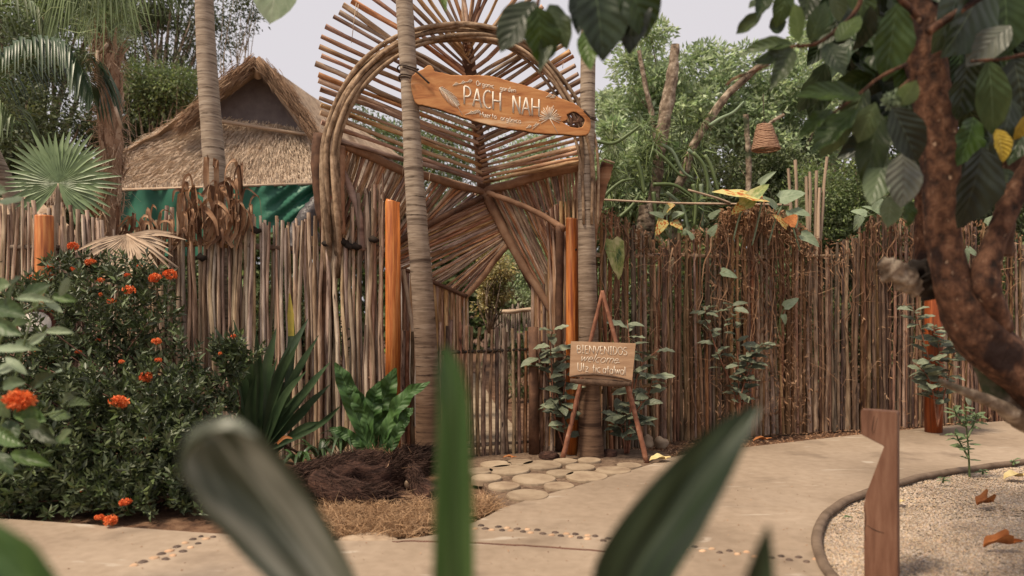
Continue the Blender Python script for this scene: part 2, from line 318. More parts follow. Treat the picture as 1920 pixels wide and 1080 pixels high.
m_cal = M('caladium_leaf', [(.36, (.32, .055, .015)), (.46, (.5, .14, .03)), (.50, (.62, .52, .18)), (.7, (.50, .56, .26))], ns=9, bump=.2, rnd=.3, trans=.25, rough=.5)
m_heart = M('pale_heart_leaf', [(.3, (.20, .27, .16)), (.7, (.36, .44, .29))], ns=4, bump=.1, rnd=.4, trans=.3, rough=.5, veins=(5, 1.5, (.42, .48, .34), .3))
m_heart_yel = M('yellow_green_leaf', [(.35, (.06, .12, .05)), (.5, (.30, .36, .12)), (.65, (.6, .58, .3))], ns=3, bump=.1, trans=.3, rough=.5, veins=(5, 1.5, (.5, .5, .25), .3))
m_wicker = M('wicker', [(.3, (.20, .10, .06)), (.7, (.45, .28, .18))], ns=30, rough=.85, bump=.5)
m_wall = M('pale_plaster', [(.3, (.5, .44, .38)), (.7, (.66, .6, .54))], ns=3, rough=.9, bump=.1)
m_rim = M('brown_rim', [(.3, (.07, .025, .015)), (.7, (.14, .05, .03))], ns=8, rough=.6, bump=.2)
m_dark = M('blackened_fibre', [(.3, (.012, .009, .007)), (.7, (.04, .028, .02))], ns=20, rough=.95, bump=.6)
m_rope = M('dark_cord', [(.3, (.03, .02, .015)), (.7, (.08, .055, .04))], ns=40, rough=.9, bump=.3)
m_backfence = M('weathered_pale_sticks', [(.25, (.16, .12, .095)), (.7, (.42, .34, .28))], sc=(.5, .5, 8), ns=1.3, rough=.9, bump=.3, rnd=.6)

def concrete():
    m = bpy.data.materials.new('concrete_path'); m.use_nodes = True; t = m.node_tree; L = t.links; p = t.nodes['Principled BSDF']
    tc = nd(t, 'ShaderNodeTexCoord')
    def noi(s, d, sc=(1, 1, 1), dist=0):
        mp = nd(t, 'ShaderNodeMapping'); mp.inputs['Scale'].default_value = sc; L.new(tc.outputs['Object'], mp.inputs[0])
        n = nd(t, 'ShaderNodeTexNoise'); n.inputs['Scale'].default_value = s; n.inputs['Detail'].default_value = d; n.inputs['Distortion'].default_value = dist; L.new(mp.outputs[0], n.inputs[0]); return n.outputs[0]
    def ramp(src, els):
        c = nd(t, 'ShaderNodeValToRGB'); e = c.color_ramp.elements
        while len(e) < len(els): e.new(.5)
        for i, (q, k) in enumerate(els): e[i].position = q; e[i].color = (*k, 1)
        L.new(src, c.inputs[0]); return c.outputs[0]
    def mix(f, a, b, mode='MIX', v=None):
        x = nd(t, 'ShaderNodeMix', data_type='RGBA', blend_type=mode)
        if f is not None: L.new(f, x.inputs[0])
        else: x.inputs[0].default_value = v
        L.new(a, x.inputs[6])
        if isinstance(b, tuple): x.inputs[7].default_value = (*b, 1)
        else: L.new(b, x.inputs[7])
        return x.outputs[2]
    big = ramp(noi(.7, 8), [(.3, (.20, .148, .104)), (.5, (.305, .232, .167)), (.72, (.385, .302, .226))])
    spk = ramp(noi(14, 10), [(.3, (.88, .87, .85)), (.65, (1.04, 1.04, 1.04))])
    c = mix(None, big, spk, 'MULTIPLY', 1.0)
    scr = ramp(noi(2.2, 8, (1, 3.5, 1), .9), [(.63, (0, 0, 0)), (.72, (.55, .55, .55))])   # pale trowel scrapes
    c = mix(scr, c, (.52, .45, .37))
    st = ramp(noi(1.9, 8), [(.57, (0, 0, 0)), (.7, (.55, .55, .55))]); c = mix(st, c, (.14, .10, .07))
    L.new(c, p.inputs['Base Color']); p.inputs['Roughness'].default_value = .85; p.inputs['Specular IOR Level'].default_value = .25
    bp = nd(t, 'ShaderNodeBump'); bp.inputs['Strength'].default_value = .5; bp.inputs['Distance'].default_value = .012
    L.new(noi(7, 12), bp.inputs['Height']); L.new(bp.outputs[0], p.inputs['Normal'])
    return m
m_path = concrete()

# ------------------------------------------------------------------ reusable stick meshes (unit length, unit radius)
def stick_set(mat, n=14, sides=6, segs=6, wob=.9, name='stick'):
    res = []
    for k in range(n):
        b = MB(); ph = [R(0, 6.28) for _ in range(4)]; a1, a2 = R(.3, 1) * wob, R(.1, .5) * wob
        pts = [Vector((a1 * sin(ph[0] + z * 4.5) + a2 * sin(ph[1] + z * 11), a1 * sin(ph[2] + z * 4) + a2 * sin(ph[3] + z * 10), z)) for z in [i / segs for i in range(segs + 1)]]
        o = pts[0].xy.to_3d(); e = (pts[-1] - o).xy.to_3d()
        pts = [p - o - e * (i / segs) for i, p in enumerate(pts)]
        m = segs + 1
        for i, p in enumerate(pts):
            r = (1.1 - .25 * i / segs) * R(.88, 1.12)
            for j in range(sides):
                a = 2 * pi * j / sides; b.v.append(p + Vector((cos(a) * r, sin(a) * r, 0)))
        for i in range(m - 1):
            for j in range(sides):
                q = (j + 1) % sides; b.f.append((i * sides + j, i * sides + q, (i + 1) * sides + q, (i + 1) * sides + j))
        b.f.append(tuple(range(sides))[::-1]); b.f.append(tuple((m - 1) * sides + j for j in range(sides)))
        me = bpy.data.meshes.new(name); me.from_pydata([tuple(p) for p in b.v], [], b.f)
        sm = [True] * len(b.f); sm[-1] = sm[-2] = False
        me.polygons.foreach_set('use_smooth', sm); me.materials.append(mat); res.append(me)
    return res
S_GREY = stick_set(m_stick_grey, n=20, segs=9, wob=1.5); S_BROWN = stick_set(m_stick_brown, wob=.7); S_RED = stick_set(m_stick_red, wob=.7)
S_ROOF = stick_set(m_stick_red, segs=8, wob=.8); S_BACK = stick_set(m_backfence, n=6, segs=3); S_POLE = stick_set(m_pole, n=6)
def stick(a, b, r, sset, parent, name='stick'):
    a = Vector(a); b = Vector(b); d = b - a
    o = bpy.data.objects.new(name, random.choice(sset)); COL.objects.link(o)
    q = d.to_track_quat('Z', 'Y') @ Matrix.Rotation(R(0, 6.28), 3, 'Z').to_quaternion()
    o.rotation_mode = 'QUATERNION'; o.rotation_quaternion = q; o.scale = (r, r, d.length)
    if parent: o.parent = parent; o.location = a - parent.location
    else: o.location = a
    return o

# reusable leaf meshes (unit length along +Y, normal +Z, width = 1 scaled by x)
def leaf_mesh(mat, shape='noni', cup=.12, droop=.18, wave=.05, name='leaf', n=8, k=4):
    b = MB(); b.uv = []
    for i in range(n + 1):
        v = i / n
        if shape == 'noni': w = max(0.02, sin(pi * min(1, v ** .85 * 1.0)) ** .75) if v < 1 else .02
        elif shape == 'heart': w = max(.02, (1 - v) ** .6 * min(1, .55 + 5 * v)) if v < 1 else .02
        else: w = max(.02, sin(pi * v) ** 1.0)
        if v == 0: w = .04 if shape != 'heart' else .5
        for j in range(k + 1):
            u = j / k * 2 - 1
            z = cup * abs(u) * w * .5 - droop * v * v + wave * w * abs(u) * sin(v * 17 + (2 if u > 0 else 0)) * .5
            y = v - (.10 * abs(u) if shape == 'heart' and v < .2 else 0) + .06 * abs(u) * w * (1 if v < .9 else 0)
            b.v.append(Vector((u * w * .5, y, z))); b.uv.append((j / k, v))
    for i in range(n):
        for j in range(k):
            a = i * (k + 1) + j; b.f.append((a, a + 1, a + k + 2, a + k + 1))
    me = bpy.data.meshes.new(name); me.from_pydata([tuple(p) for p in b.v], [], b.f)
    ul = me.uv_layers.new(name='UVMap')
    for lp in me.loops: ul.data[lp.index].uv = b.uv[lp.vertex_index]
    me.polygons.foreach_set('use_smooth', [True] * len(b.f)); me.materials.append(mat); return me
def leaf_set(mat, shape='noni', c=4, **kw): return [leaf_mesh(mat, shape, R(-.05, .3), R(.05, .35), R(.02, .12), **kw) for _ in range(c)]
def leaf(base, tip, w, lset, parent, normal=(0, -1, .6), jit=.35, name='leaf'):
    base = Vector(base); tip = Vector(tip); y = tip - base; L = y.length; y.normalize()
    n = Vector(normal) + Vector((R(-jit, jit), R(-jit, jit), R(-jit, jit))); n = n - y * n.dot(y)
    n = n.normalized() if n.length > .05 else y.orthogonal().normalized(); x = y.cross(n)
    o = bpy.data.objects.new(name, random.choice(lset)); COL.objects.link(o)
    o.rotation_mode = 'QUATERNION'; o.rotation_quaternion = Matrix((x, y, n)).transposed().to_quaternion(); o.scale = (w, L, L)
    if parent: o.parent = parent; o.location = base - parent.location
    else: o.location = base
    return o
LS_NONI = leaf_set(m_noni, c=6, n=10, k=4); LS_DK = leaf_set(m_noni_shaded, c=5, n=10); LS_LIT = leaf_set(m_noni_light, n=10); LS_GREYL = leaf_set(m_noni_grey, n=10); LS_YEL = leaf_set(m_noni_yel, c=2)
LS_VAR = leaf_set(m_var, n=6, k=2, c=5); LS_HEART = leaf_set(m_heart, 'heart', n=6); LS_HY = leaf_set(m_heart_yel, 'heart', n=7)
LS_CAL = leaf_set(m_cal, 'heart', n=7); LS_DRY = leaf_set(m_dry, n=6, k=2); LS_NSD = leaf_set(M('rounded_shrub_leaf', [(.3, (.05, .085, .03)), (.7, (.11, .17, .06))], ns=3, bump=.1, rnd=.8, hue=.03, trans=.3, rough=.45, veins=(5, 1.5, (.15, .2, .09), .15)), c=5, n=8)
LS_PALE = leaf_set(m_heart, c=4, n=7)
LS_SMALL = leaf_set(m_lf_mid, n=6, k=2)

# ================================================================== THE SETTING
# ground: one sheet to the horizon, finely divided nearby
def sheet():
    xs = np.unique(np.concatenate([[-300, -120, -50, -25], np.linspace(-14, 14, 150), [25, 50, 120, 300]]))
    ys = np.unique(np.concatenate([[-60, -20, -5], np.linspace(-1, 20, 130), [30, 50, 100, 200, 400]]))
    X, Y = np.meshgrid(xs, ys); Z = np.array([[(-.06 + .03 * mnoise.noise(Vector((x * 2.3, y * 2.3, 0))) + .015 * mnoise.noise(Vector((x * 7, y * 7, 3)))) for x in xs] for y in ys])
    V = np.stack([X.ravel(), Y.ravel(), Z.ravel()], 1); nx = len(xs); i, j = np.meshgrid(np.arange(nx - 1), np.arange(len(ys) - 1)); a = (j * nx + i).ravel()
    F = np.stack([a, a + 1, a + nx + 1, a + nx], 1); return np_mesh('ground', V, F, m_soil, None, 'structure', True)
sheet()

def poly(name, pts, z, thick, mat, kind='structure', bevel=.0):
    bm = bmesh.new(); vv = [bm.verts.new((p.x, p.y, z)) for p in pts]; f = bm.faces.new(vv)
    if f.normal.z < 0: f.normal_flip()
    bm.normal_update()
    r = bmesh.ops.extrude_face_region(bm, geom=[f]); bmesh.ops.translate(bm, verts=[g for g in r['geom'] if isinstance(g, bmesh.types.BMVert)], vec=(0, 0, -thick))
    bmesh.ops.recalc_face_normals(bm, faces=bm.faces)
    bmesh.ops.triangulate(bm, faces=[q for q in bm.faces if len(q.verts) > 4])
    me = bpy.data.meshes.new(name); bm.to_mesh(me); bm.free(); me.materials.append(mat)
    o = bpy.data.objects.new(name, me); COL.objects.link(o)
    if kind: o['kind'] = kind
    return o
def sm(pts, n=6):
    v = [Vector((p[0], p[1], 0)) for p in pts]; return [(q.x, q.y) for q in catmull(v, n * (len(v) - 1))]
bed_edge = [(0, 972), (150, 982), (300, 993), (430, 1002), (560, 1010), (690, 1014), (780, 1008), (850, 994), (905, 972), (940, 953)]
far_edge = [(1000, 934), (1110, 903), (1215, 872), (1260, 857), (1330, 845), (1410, 837), (1600, 816), (1780, 798), (1920, 787), (2300, 765)]
grav_edge = [(2300, 830), (2050, 850), (1920, 868), (1800, 884), (1720, 899), (1640, 921), (1580, 945), (1545, 974), (1532, 1008), (1536, 1042), (1555, 1078), (1600, 1120), (1700, 1180)]
path_px = sm(bed_edge) + sm(far_edge) + sm(grav_edge)
path_pts = [G(*p) for p in path_px] + [Vector((1.6, 1.1, 0)), Vector((1.6, -3, 0)), Vector((-6, -3, 0)), Vector((-7, 4.6, 0))]
path = poly('path', path_pts, 0.0, .1, m_path)
# the sandy patch in front of the gate with the paving discs
patch_px = [(640, 850), (800, 842), (880, 838), (1000, 836), (1120, 838), (1240, 846), (1262, 856), (1215, 872), (1110, 903), (1000, 934), (945, 955), (925, 935), (905, 905), (880, 890), (780, 872), (640, 870)]
patch = poly('paving_bed', [G(x, y, -.015) for x, y in patch_px], -.015, .05, m_sand)
discs = [(1017, 869, 74), (1088, 873, 56), (955, 878, 78), (1050, 884, 52), (900, 880, 50), (912, 893, 58), (1001, 895, 82), (1100, 890, 80), (1150, 879, 66), (945, 908, 60), (1048, 908, 58), (990, 925, 80), (975, 864, 50), (930, 868, 60), (1060, 862, 46), (1105, 860, 44), (1180, 870, 46)]
for (x, y, w) in discs:
    c = G(x, y, .012); r = w / 2 * (c.y / DY) / K
    b = MB(); n = 22; rr = [r * (1 + .04 * mnoise.noise(Vector((cos(6.283 * j / n) * 1.3 + x, sin(6.283 * j / n) * 1.3, y)))) for j in range(n)]
    for zz, s in ((-.04, 1), (-.002, 1), (.006, .975)):
        for j in range(n): b.v.append(Vector((c.x + cos(2 * pi * j / n) * rr[j] * s, c.y + sin(2 * pi * j / n) * rr[j] * s, zz)))
    for q in range(2):
        for j in range(n): k = (j + 1) % n; b.f.append((q * n + j, q * n + k, (q + 1) * n + k, (q + 1) * n + j))
    b.f.append(tuple(2 * n + j for j in range(n)))
    o = b.build('paving_disc', m_disc, patch, smooth=False)
# the pale crack joint across the path
b = MB(); cp = [G(x, y, .001) for x, y in sm([(735, 1016), (800, 1015), (900, 1019), (1000, 1024), (1110, 1032), (1200, 1040)], 6)]
b.tube([p + Vector((0, R(-.006, .006), 0)) for p in cp], [.003] + [.006] * (len(cp) - 2) + [.002], 5); b.build('joint', m_rim, path)
# inlaid pebbles
pebs_d = [(200, 700), (240, 728), (358, 712), (390, 742), (530, 730), (578, 755), (705, 740), (755, 773), (868, 762), (922, 793), (1050, 778), (1090, 810), (1230, 795), (1300, 835)]
peb = [(860 + x / 4.8, 840 + y / 4.8, 0, 13) for x, y in pebs_d]
peb += [(860 + x / 4.8, 840 + y / 4.8, 1, 12) for x, y in [(150, 728), (300, 740), (470, 745), (440, 722), (650, 765), (620, 735), (840, 785), (970, 775), (1010, 800), (1160, 820), (1160, 790)]]
for t in np.linspace(0, 1, 13):
    x = 1140 + t * 390; peb.append((x, 1011 + t * 38 + R(-1, 1), 0 if R(0, 1) < .75 else 1, 13)); peb.append((x + 15, 1018 + t * 38 + R(-1, 1), 0 if R(0, 1) < .6 else 1, 13))
peb += [(200 + x / 6.4, 960 + y / 6.4, c, w) for x, y, c, w in [(440, 600, 0, 20), (655, 505, 0, 17), (845, 420, 0, 15), (1035, 330, 0, 14), (1280, 303, 0, 11), (705, 568, 0, 16), (915, 475, 0, 15), (1092, 382, 0, 12), (570, 555, 1, 18), (755, 470, 1, 17), (940, 375, 1, 15), (1190, 325, 1, 14), (800, 525, 1, 14), (1010, 430, 1, 14), (330, 640, 1, 16), (1130, 297, 0, 9)]]
for (x, y, c, w) in peb:
    g = G(x, y, .0); r = w / 2 * (g.y / DY) / K; n = 8; b = MB(); rr = [r * R(.8, 1.2) for _ in range(n)]
    for zz, s in ((-.02, 1), (.003, 1), (.008, .6)):
        for j in range(n): b.v.append(Vector((g.x + cos(2 * pi * j / n) * rr[j] * s, g.y + sin(2 * pi * j / n) * rr[j] * s * .8, zz)))
    for q in range(2):
        for j in range(n): k = (j + 1) % n; b.f.append((q * n + j, q * n + k, (q + 1) * n + k, (q + 1) * n + j))
    b.f.append(tuple(2 * n + j for j in range(n))); b.build('pebble', m_peb_tan if c else m_peb_dark, path)
# gravel bed + kerb
gpts = [G(*p) for p in sm(grav_edge)]
bed = poly('gravel_bed', gpts + [Vector((1.9, 1.2, 0)), Vector((9, 1.2, 0)), Vector((9, 6, 0))], -.025, .05, m_gravelbed)
ker = MB(); kp = [p + Vector((0, 0, .012)) for p in gpts]
ker.tube([p + Vector((.0, 0, .010 * mnoise.noise(p * 3))) for p in kp], .030, 8, flat=.8); tag(ker.build('kerb', m_kerb), kind='structure')
def inside(x, y, pl):
    c = False; n = len(pl); j = n - 1
    for i in range(n):
        if (pl[i].y > y) != (pl[j].y > y) and x < (pl[j].x - pl[i].x) * (y - pl[i].y) / (pl[j].y - pl[i].y) + pl[i].x: c = not c
        j = i
    return c
def gravel():
    pl = gpts + [Vector((1.9, 1.2, 0)), Vector((9, 1.2, 0)), Vector((9, 6, 0))]; pts = []
    ico = np.array([(0, 0, 1), (.9, 0, .2), (.3, .85, .2), (-.75, .5, .2), (-.75, -.5, .2), (.3, -.85, .2), (0, 0, -.6)], float)
    fc = np.array([(0, 1, 2), (0, 2, 3), (0, 3, 4), (0, 4, 5), (0, 5, 1)])
    while len(pts) < 42000:
        y = R(2.9, 7.5) if R(0, 1) < .75 else R(2.9, 4.6); x = R(.38, .76) * y
        if inside(x, y, pl): pts.append((x, y, -.020 + .012 * mnoise.noise(Vector((x * 3, y * 3, 0)))))
    c = np.array(pts); n = len(c); s = rng.uniform(.0045, .0105, n); a = rng.uniform(0, 6.28, n)
    q = ico[None] * (1 + rng.uniform(-.25, .25, (n, 7, 1))) * s[:, None, None]
    ca, sa = np.cos(a)[:, None], np.sin(a)[:, None]; V = np.stack([q[..., 0] * ca - q[..., 1] * sa, q[..., 0] * sa + q[..., 1] * ca, q[..., 2]], -1) + c[:, None]
    F = (np.arange(n) * 7)[:, None, None] + fc[None]
    np_mesh('gravel', V.reshape(-1, 3), F.reshape(-1, 3), m_gravel, None, 'stuff')
gravel()
# loose litter on the soil strip by the fence and in the bed
def litter(name, n, fx, mat, size):
    P0 = np.array([fx() for _ in range(n)]); D = rng.normal(size=(n, 3)) * [1, 1, .25]
    leaf_cloud(name, P0, D, size, .45, mat, None, 'stuff', up=(0, 0, 1))
def strip():
    t = R(0, 1); g = G(1010 + t * 850, 862 - t * 66 + R(-22, 10)); return (g.x, g.y, -.03)
litter('leaf_litter', 3500, strip, m_dry, .035)
def onpath():
    while True:
        g = G(R(0, 1900), R(880, 1075))
        if inside(g.x, g.y, path_pts): return (g.x, g.y, .004)
litter('path_litter', 260, onpath, m_dry, .014)
def strip2():
    g = G(R(540, 930), R(880, 1000)); return (g.x, g.y, -.03)

# ================================================================== FENCES
def topline(pts):
    def f(x):
        for (a, ya), (b_, yb) in zip(pts, pts[1:]):
            if a <= x <= b_: return ya + (yb - ya) * (x - a) / (b_ - a)
        return pts[-1][1] if x > pts[-1][0] else pts[0][1]
    return f
YL = 9.3
fl = thing('stick_fence', P(360, 854, YL).to_2d().to_3d(), 'grey weathered stick fence left of the gate, behind the flowering bush', 'fence')
fl.location.z = 0
tl = topline([(-60, 392), (10, 392), (50, 378), (90, 400), (130, 385), (170, 395), (205, 440), (245, 440), (285, 428), (315, 395), (345, 385), (400, 378), (465, 392), (492, 420), (540, 414), (580, 412), (605, 392), (640, 385), (668, 372), (690, 350), (712, 335), (722, 322)])
x = -60.0
while x < 722:
    r = R(.0135, .0225); step = r * 2 * K / YL * R(.72, .98); yt = tl(x) + R(-14, 16)
    if 604 < x < 652: yt = R(440, 468)
    if True: stick(P(x, 862, YL + R(-.03, .03)), P(x + R(-5, 5), yt, YL + R(-.05, .05)), r, S_GREY, fl)
    x += step
x = -60.0
while x < 722:   # second, sparser layer behind
    stick(P(x, 862, YL + .09), P(x + R(-9, 9), tl(x) + R(0, 50), YL + .09), R(.013, .019), S_GREY, fl); x += R(8, 15)
for (x0, x1, yy, r) in ((-60, 720, 462, .028), (-60, 720, 705, .025)):
    for k in range(3): stick(P(x0 + k * 260, yy + R(-4, 4), YL + .05), P(x0 + (k + 1) * 260, yy + R(-4, 4), YL + .05), r, S_BROWN, fl, 'rail')
for (xx, yy) in ((612, 458), (645, 455), (655, 462), (668, 463), (700, 450), (378, 483), (480, 432)):   # dark bindings
    c = P(xx, yy, YL - .05); b = MB(); b.tube([c + Vector((-.03, 0, R(-.01, .01))), c + Vector((-.01, -.02, .01)), c + Vector((.02, -.02, -.01)), c + Vector((.045, 0, 0))], [.02, .032, .03, .018], 7, fn=lambda i, j, a: R(.75, 1.25)); b.build('binding', m_dark, fl)

fr = thing('stick_fence', Vector((P(1500, 800, 11).x, P(1500, 800, 11).y, 0)), 'reddish brown stick fence overgrown with dead vines, right of the gate', 'fence')
tr = topline([(1010, 560), (1050, 520), (1075, 420), (1115, 392), (1135, 400), (1162, 409), (1185, 428), (1211, 442), (1247, 456), (1275, 448), (1300, 436), (1325, 432), (1340, 446), (1353, 405), (1380, 398), (1411, 392), (1445, 400), (1478, 411), (1505, 436), (1527, 451), (1560, 462), (1584, 462), (1602, 436), (1633, 414), (1660, 408), (1700, 420), (1740, 405), (1780, 420), (1811, 418), (1860, 430), (1917, 450), (2010, 455)])
def fenceY(x): return 9.35 + (x - 1118) * (10.5 - 9.35) / 160 if x < 1278 else 10.5 + (x - 1278) * (11.45 - 10.5) / 333 if x < 1611 else 11.45 + (x - 1611) * (12.5 - 11.45) / 302
cnt = 0; x = 1108.0
while x < 2010:
    Y = fenceY(x); r = R(.014, .024); z0 = P(x, 0, Y); yb = HY + H * K / Y + 8
    yt = tr(x) + R(-10, 12)
    if cnt < 235: stick(P(x, yb, Y + R(-.03, .03)), P(x + R(-6, 6), yt, Y + R(-.05, .05)), r, S_BROWN, fr)
    x += r * 2 * K / Y * R(.7, 1.12); cnt += 1
x = 1108.0
while x < 2010 and cnt < 290:
    Y = fenceY(x) + .09; stick(P(x, HY + H * K / Y, Y), P(x + R(-12, 12), tr(x) + R(0, 60), Y), R(.011, .018), S_BROWN, fr); x += R(11, 24); cnt += 1
for z_ in (478, 735):
    bp_ = [1108, 1278, 1611, 1913, 2010]
    for xa, xb in zip(bp_, bp_[1:]):
        ya, yb = [(478 if z_ == 478 else HY + (735 - HY) * 9.35 / fenceY(q)) for q in (xa, xb)]
        stick(P(xa, ya, fenceY(xa) + .06), P(xb, yb, fenceY(xb) + .06), .022, S_BROWN, fr, 'rail')
# dead vines on the right fence
for k in range(46):
    x0 = random.choice([R(1340, 1520), R(1590, 1720), R(1130, 1900), R(1340, 1480)]); Y = fenceY(x0) - .06; y0 = tr(x0) + R(-22, 20); L_ = R(60, 330)
    pts = []
    for i in range(9):
        t = i / 8; pts.append(P(x0 + sin(t * R(3, 9) + k) * R(3, 14) + R(-4, 4), y0 + t * L_, Y - R(0, .05)))
    b = MB(); b.tube(catmull(pts, 22), [R(.006, .012), .004], 5, fn=lambda i, j, a: R(.8, 1.2)); b.build('dead_vine', random.choice([m_vine, m_vine, m_dry]), fr)
n = 5200; xs = np.where(rng.random(n) < .55, rng.uniform(1340, 1520, n), rng.uniform(1120, 1920, n)); Pv = []
for x in xs:
    Y = fenceY(x) - R(.02, .09); Pv.append(P(x, tr(x) + R(-14, 40) if R(0, 1) < .5 else R(tr(x), 800), Y))
Pv = np.array([tuple(p) for p in Pv]); leaf_cloud('dead_leaf_scraps', Pv, rng.normal(size=(n, 3)) - [0, 0, 1.2], .055, .28, m_dry, fr, 'stuff')
n = 900; xs = rng.uniform(1120, 1920, n); P0 = np.array([tuple(P(x, tr(x) + R(-5, 300), fenceY(x) - R(.03, .10))) for x in xs]); d = rng.normal(size=(n, 3)) * [.06, .02, .10]
strands('vine_tendril', P0, P0 + d + rng.normal(size=(n, 3)) * .02, P0 + d * 2.2 - [0, 0, .05], np.full(n, .006), m_dry, fr)

# orange varnished posts
def post(x0, x1, yt, Y, label, hole=None, mt=None):
    yb = HY + H * K / Y + 6; a = P(x0, yb, Y); c = P(x1, yt, Y); w = c.x - a.x; cx = (a.x + c.x) / 2; z1 = c.z
    b = MB(); b.tube([Vector((cx, a.y, -.05)), Vector((cx, a.y, z1 * .5)), Vector((cx + R(-.004, .004), a.y, z1 - .012)), Vector((cx, a.y, z1))], [w * .5, w * .5, w * .49, w * .46], 16, flat=.85)
    o = b.build('orange_post', mt or m_orange, smooth=True); tag(o, label, 'post', 'orange varnished posts along the fences')
    if hole:
        h = P(hole[0], hole[1], Y); q = MB(); q.tube([Vector((h.x, a.y - w * .5 * .88, h.z)), Vector((h.x, a.y - w * .30, h.z))], w * .075, 10)
        oo = q.build('bolt_hole', m_dark); oo.parent = o; oo.location = oo.location - o.location
post(722, 752, 377, 9.12, 'tall orange post just left of the leaning palm trunk and gate', (734, 440))
post(1060, 1086, 410, 9.3, 'orange post pressed against the palm trunk behind the welcome easel', (1079, 469))
post(67, 99, 404, 9.1, 'orange post rising behind the flowering bush at the far left fence')
post(1733, 1768, 480, 10.9, 'orange red post behind the grey leaved plant on the right fence', mt=m_orange_dark)

# ================================================================== PALM TRUNKS
def palm(pxs, ws, Y, label, name='palm_trunk', y1=None, seg=150):
    root = Vector((P(pxs[-1][0], 0, Y).x, Y * DY, 0))
    pts = catmull([P(x, y, Y) for x, y in pxs[::-1]], seg); rad = [w * Y / K / 2 for w in lin(ws[::-1], seg)]
    ph = R(0, 6)
    b = MB(); b.tube(pts, rad, 24, fn=lambda i, j, a: 1 + .005 * sin(i * 1.05 + .25 * sin(a * 2 + ph)) + .035 * mnoise.noise(Vector((cos(a), sin(a), i * .08))))
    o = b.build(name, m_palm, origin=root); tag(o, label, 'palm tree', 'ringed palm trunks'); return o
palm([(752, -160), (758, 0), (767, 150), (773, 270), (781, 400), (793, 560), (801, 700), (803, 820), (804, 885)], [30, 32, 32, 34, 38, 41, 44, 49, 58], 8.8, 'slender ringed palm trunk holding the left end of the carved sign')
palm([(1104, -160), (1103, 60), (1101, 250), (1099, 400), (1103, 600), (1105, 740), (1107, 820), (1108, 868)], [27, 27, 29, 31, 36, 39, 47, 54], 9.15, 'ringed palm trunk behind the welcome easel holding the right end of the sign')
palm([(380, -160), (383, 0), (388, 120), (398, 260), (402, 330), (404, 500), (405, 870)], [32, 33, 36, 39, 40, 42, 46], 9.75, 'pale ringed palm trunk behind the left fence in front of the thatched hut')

# rough fibrous fan palm at left
rt = thing('fan_palm', Vector((P(206, 0, 10.6).x, 10.6 * DY, 0)), 'shaggy brown fan palm with fibrous trunk behind the left fence', 'palm tree')
pts = catmull([P(208, 860, 10.6), P(208, 600, 10.6), P(207, 420, 10.6), P(210, 300, 10.6), P(206, 200, 10.6), P(203, 120, 10.6), P(203, 78, 10.6)], 70)
b = MB(); b.tube(pts, [r * 10.6 / K for r in lin([17, 17, 17, 18, 20, 18, 9], 70)], 16, fn=lambda i, j, a: 1 + .35 * mnoise.noise(Vector((cos(a) * 2, sin(a) * 2, i * .22)))); b.build('trunk', m_rough, rt)
for k in range(60):
    z = R(0, 1); i = int(22 + z * 46); c = pts[i]; a = R(pi * .9, pi * 2.1); d = Vector((cos(a), sin(a), 0)); L_ = R(.10, .32)
    bb = MB(); bb.blade([c + d * .10, c + d * .12 + Vector((0, 0, L_ * .5)), c + d * R(.13, .19) + Vector((R(-.05, .05), 0, L_))], [.06, .045, .02], d, .5, 5, k=2); bb.build('leaf_base', random.choice([m_rough, m_rough, m_fibre]), rt)
for (pa, pb, w) in (((187, 200), (182, 95), 6), ((187, 100), (202, 82), 7), ((228, 240), (210, 182), 6), ((196, 205), (190, 140), 5)):
    bb = MB(); bb.tube([P(*pa, 10.3), P((pa[0] + pb[0]) / 2, (pa[1] + pb[1]) / 2, 10.25), P(*pb, 10.3)], w * 10.3 / K / 2, 6, flat=.5); bb.build('leaf_base', m_pole, rt)
n = 1500; ii = rng.integers(18, 70, n); cc = np.array([tuple(p) for p in pts])[ii]; a = rng.uniform(pi * .8, pi * 2.2, n); d = np.stack([np.cos(a), np.sin(a), np.zeros(n)], 1)
p0 = cc + d * .08; p1 = p0 + d * .03 + rng.normal(size=(n, 3)) * .04; p2 = p1 + d * .03 + rng.normal(size=(n, 3)) * .05 - [0, 0, .09]
strands('trunk_fibre', p0, p1, p2, np.full(n, .007), m_fibre, rt)

def fan_leaf(center, radius, nseg, a0, a1, nrm, mat, parent, name='fan_leaf', droop=.1, w=.05, gap=.0, joined=True, upv=(0, 0, 1), var=.1, petiole=None):
    n = Vector(nrm).normalized(); u = Vector(upv); u = (u - n * u.dot(n)).normalized(); r_ = u.cross(n) * -1
    b = MB()
    for i in range(nseg):
        t = (i + .5) / nseg; a = a0 + (a1 - a0) * t; L_ = radius * R(1 - var, 1 + var * .3) * (0.82 + .18 * sin(pi * t))
        d = r_ * sin(a) + u * cos(a)
        e = d * L_; p2 = center + e * .6 + n * R(-.02, .02) * radius; p3 = center + e - Vector((0, 0, droop * L_ * R(.5, 1.4))) + n * R(-.05, .05) * radius
        b.blade([center, center + e * .3, p2, p3], [w * .15, w * .75, w, w * .75, w * .1], n, .5, 6, k=2)
    return b.build(name, mat, parent)
tf = thing('fan_palm', Vector((P(108, 0, 10.0).x, 10.0 * DY, 0)), 'young fan palm with one round green leaf above the left fence', 'palm tree')
fan_leaf(P(110, 342, 9.9), 118 * 9.9 / K, 46, -2.75, 2.65, (.1, -1, .15), m_fanleaf, tf, w=.058, droop=.05, var=.18)
b = MB(); b.tube([P(106, 560, 10), P(107, 430, 9.97), P(109, 365, 9.94), P(110, 344, 9.9)], [.035, .03, .022, .012], 7); b.build('leaf_stalk', m_pole, tf)
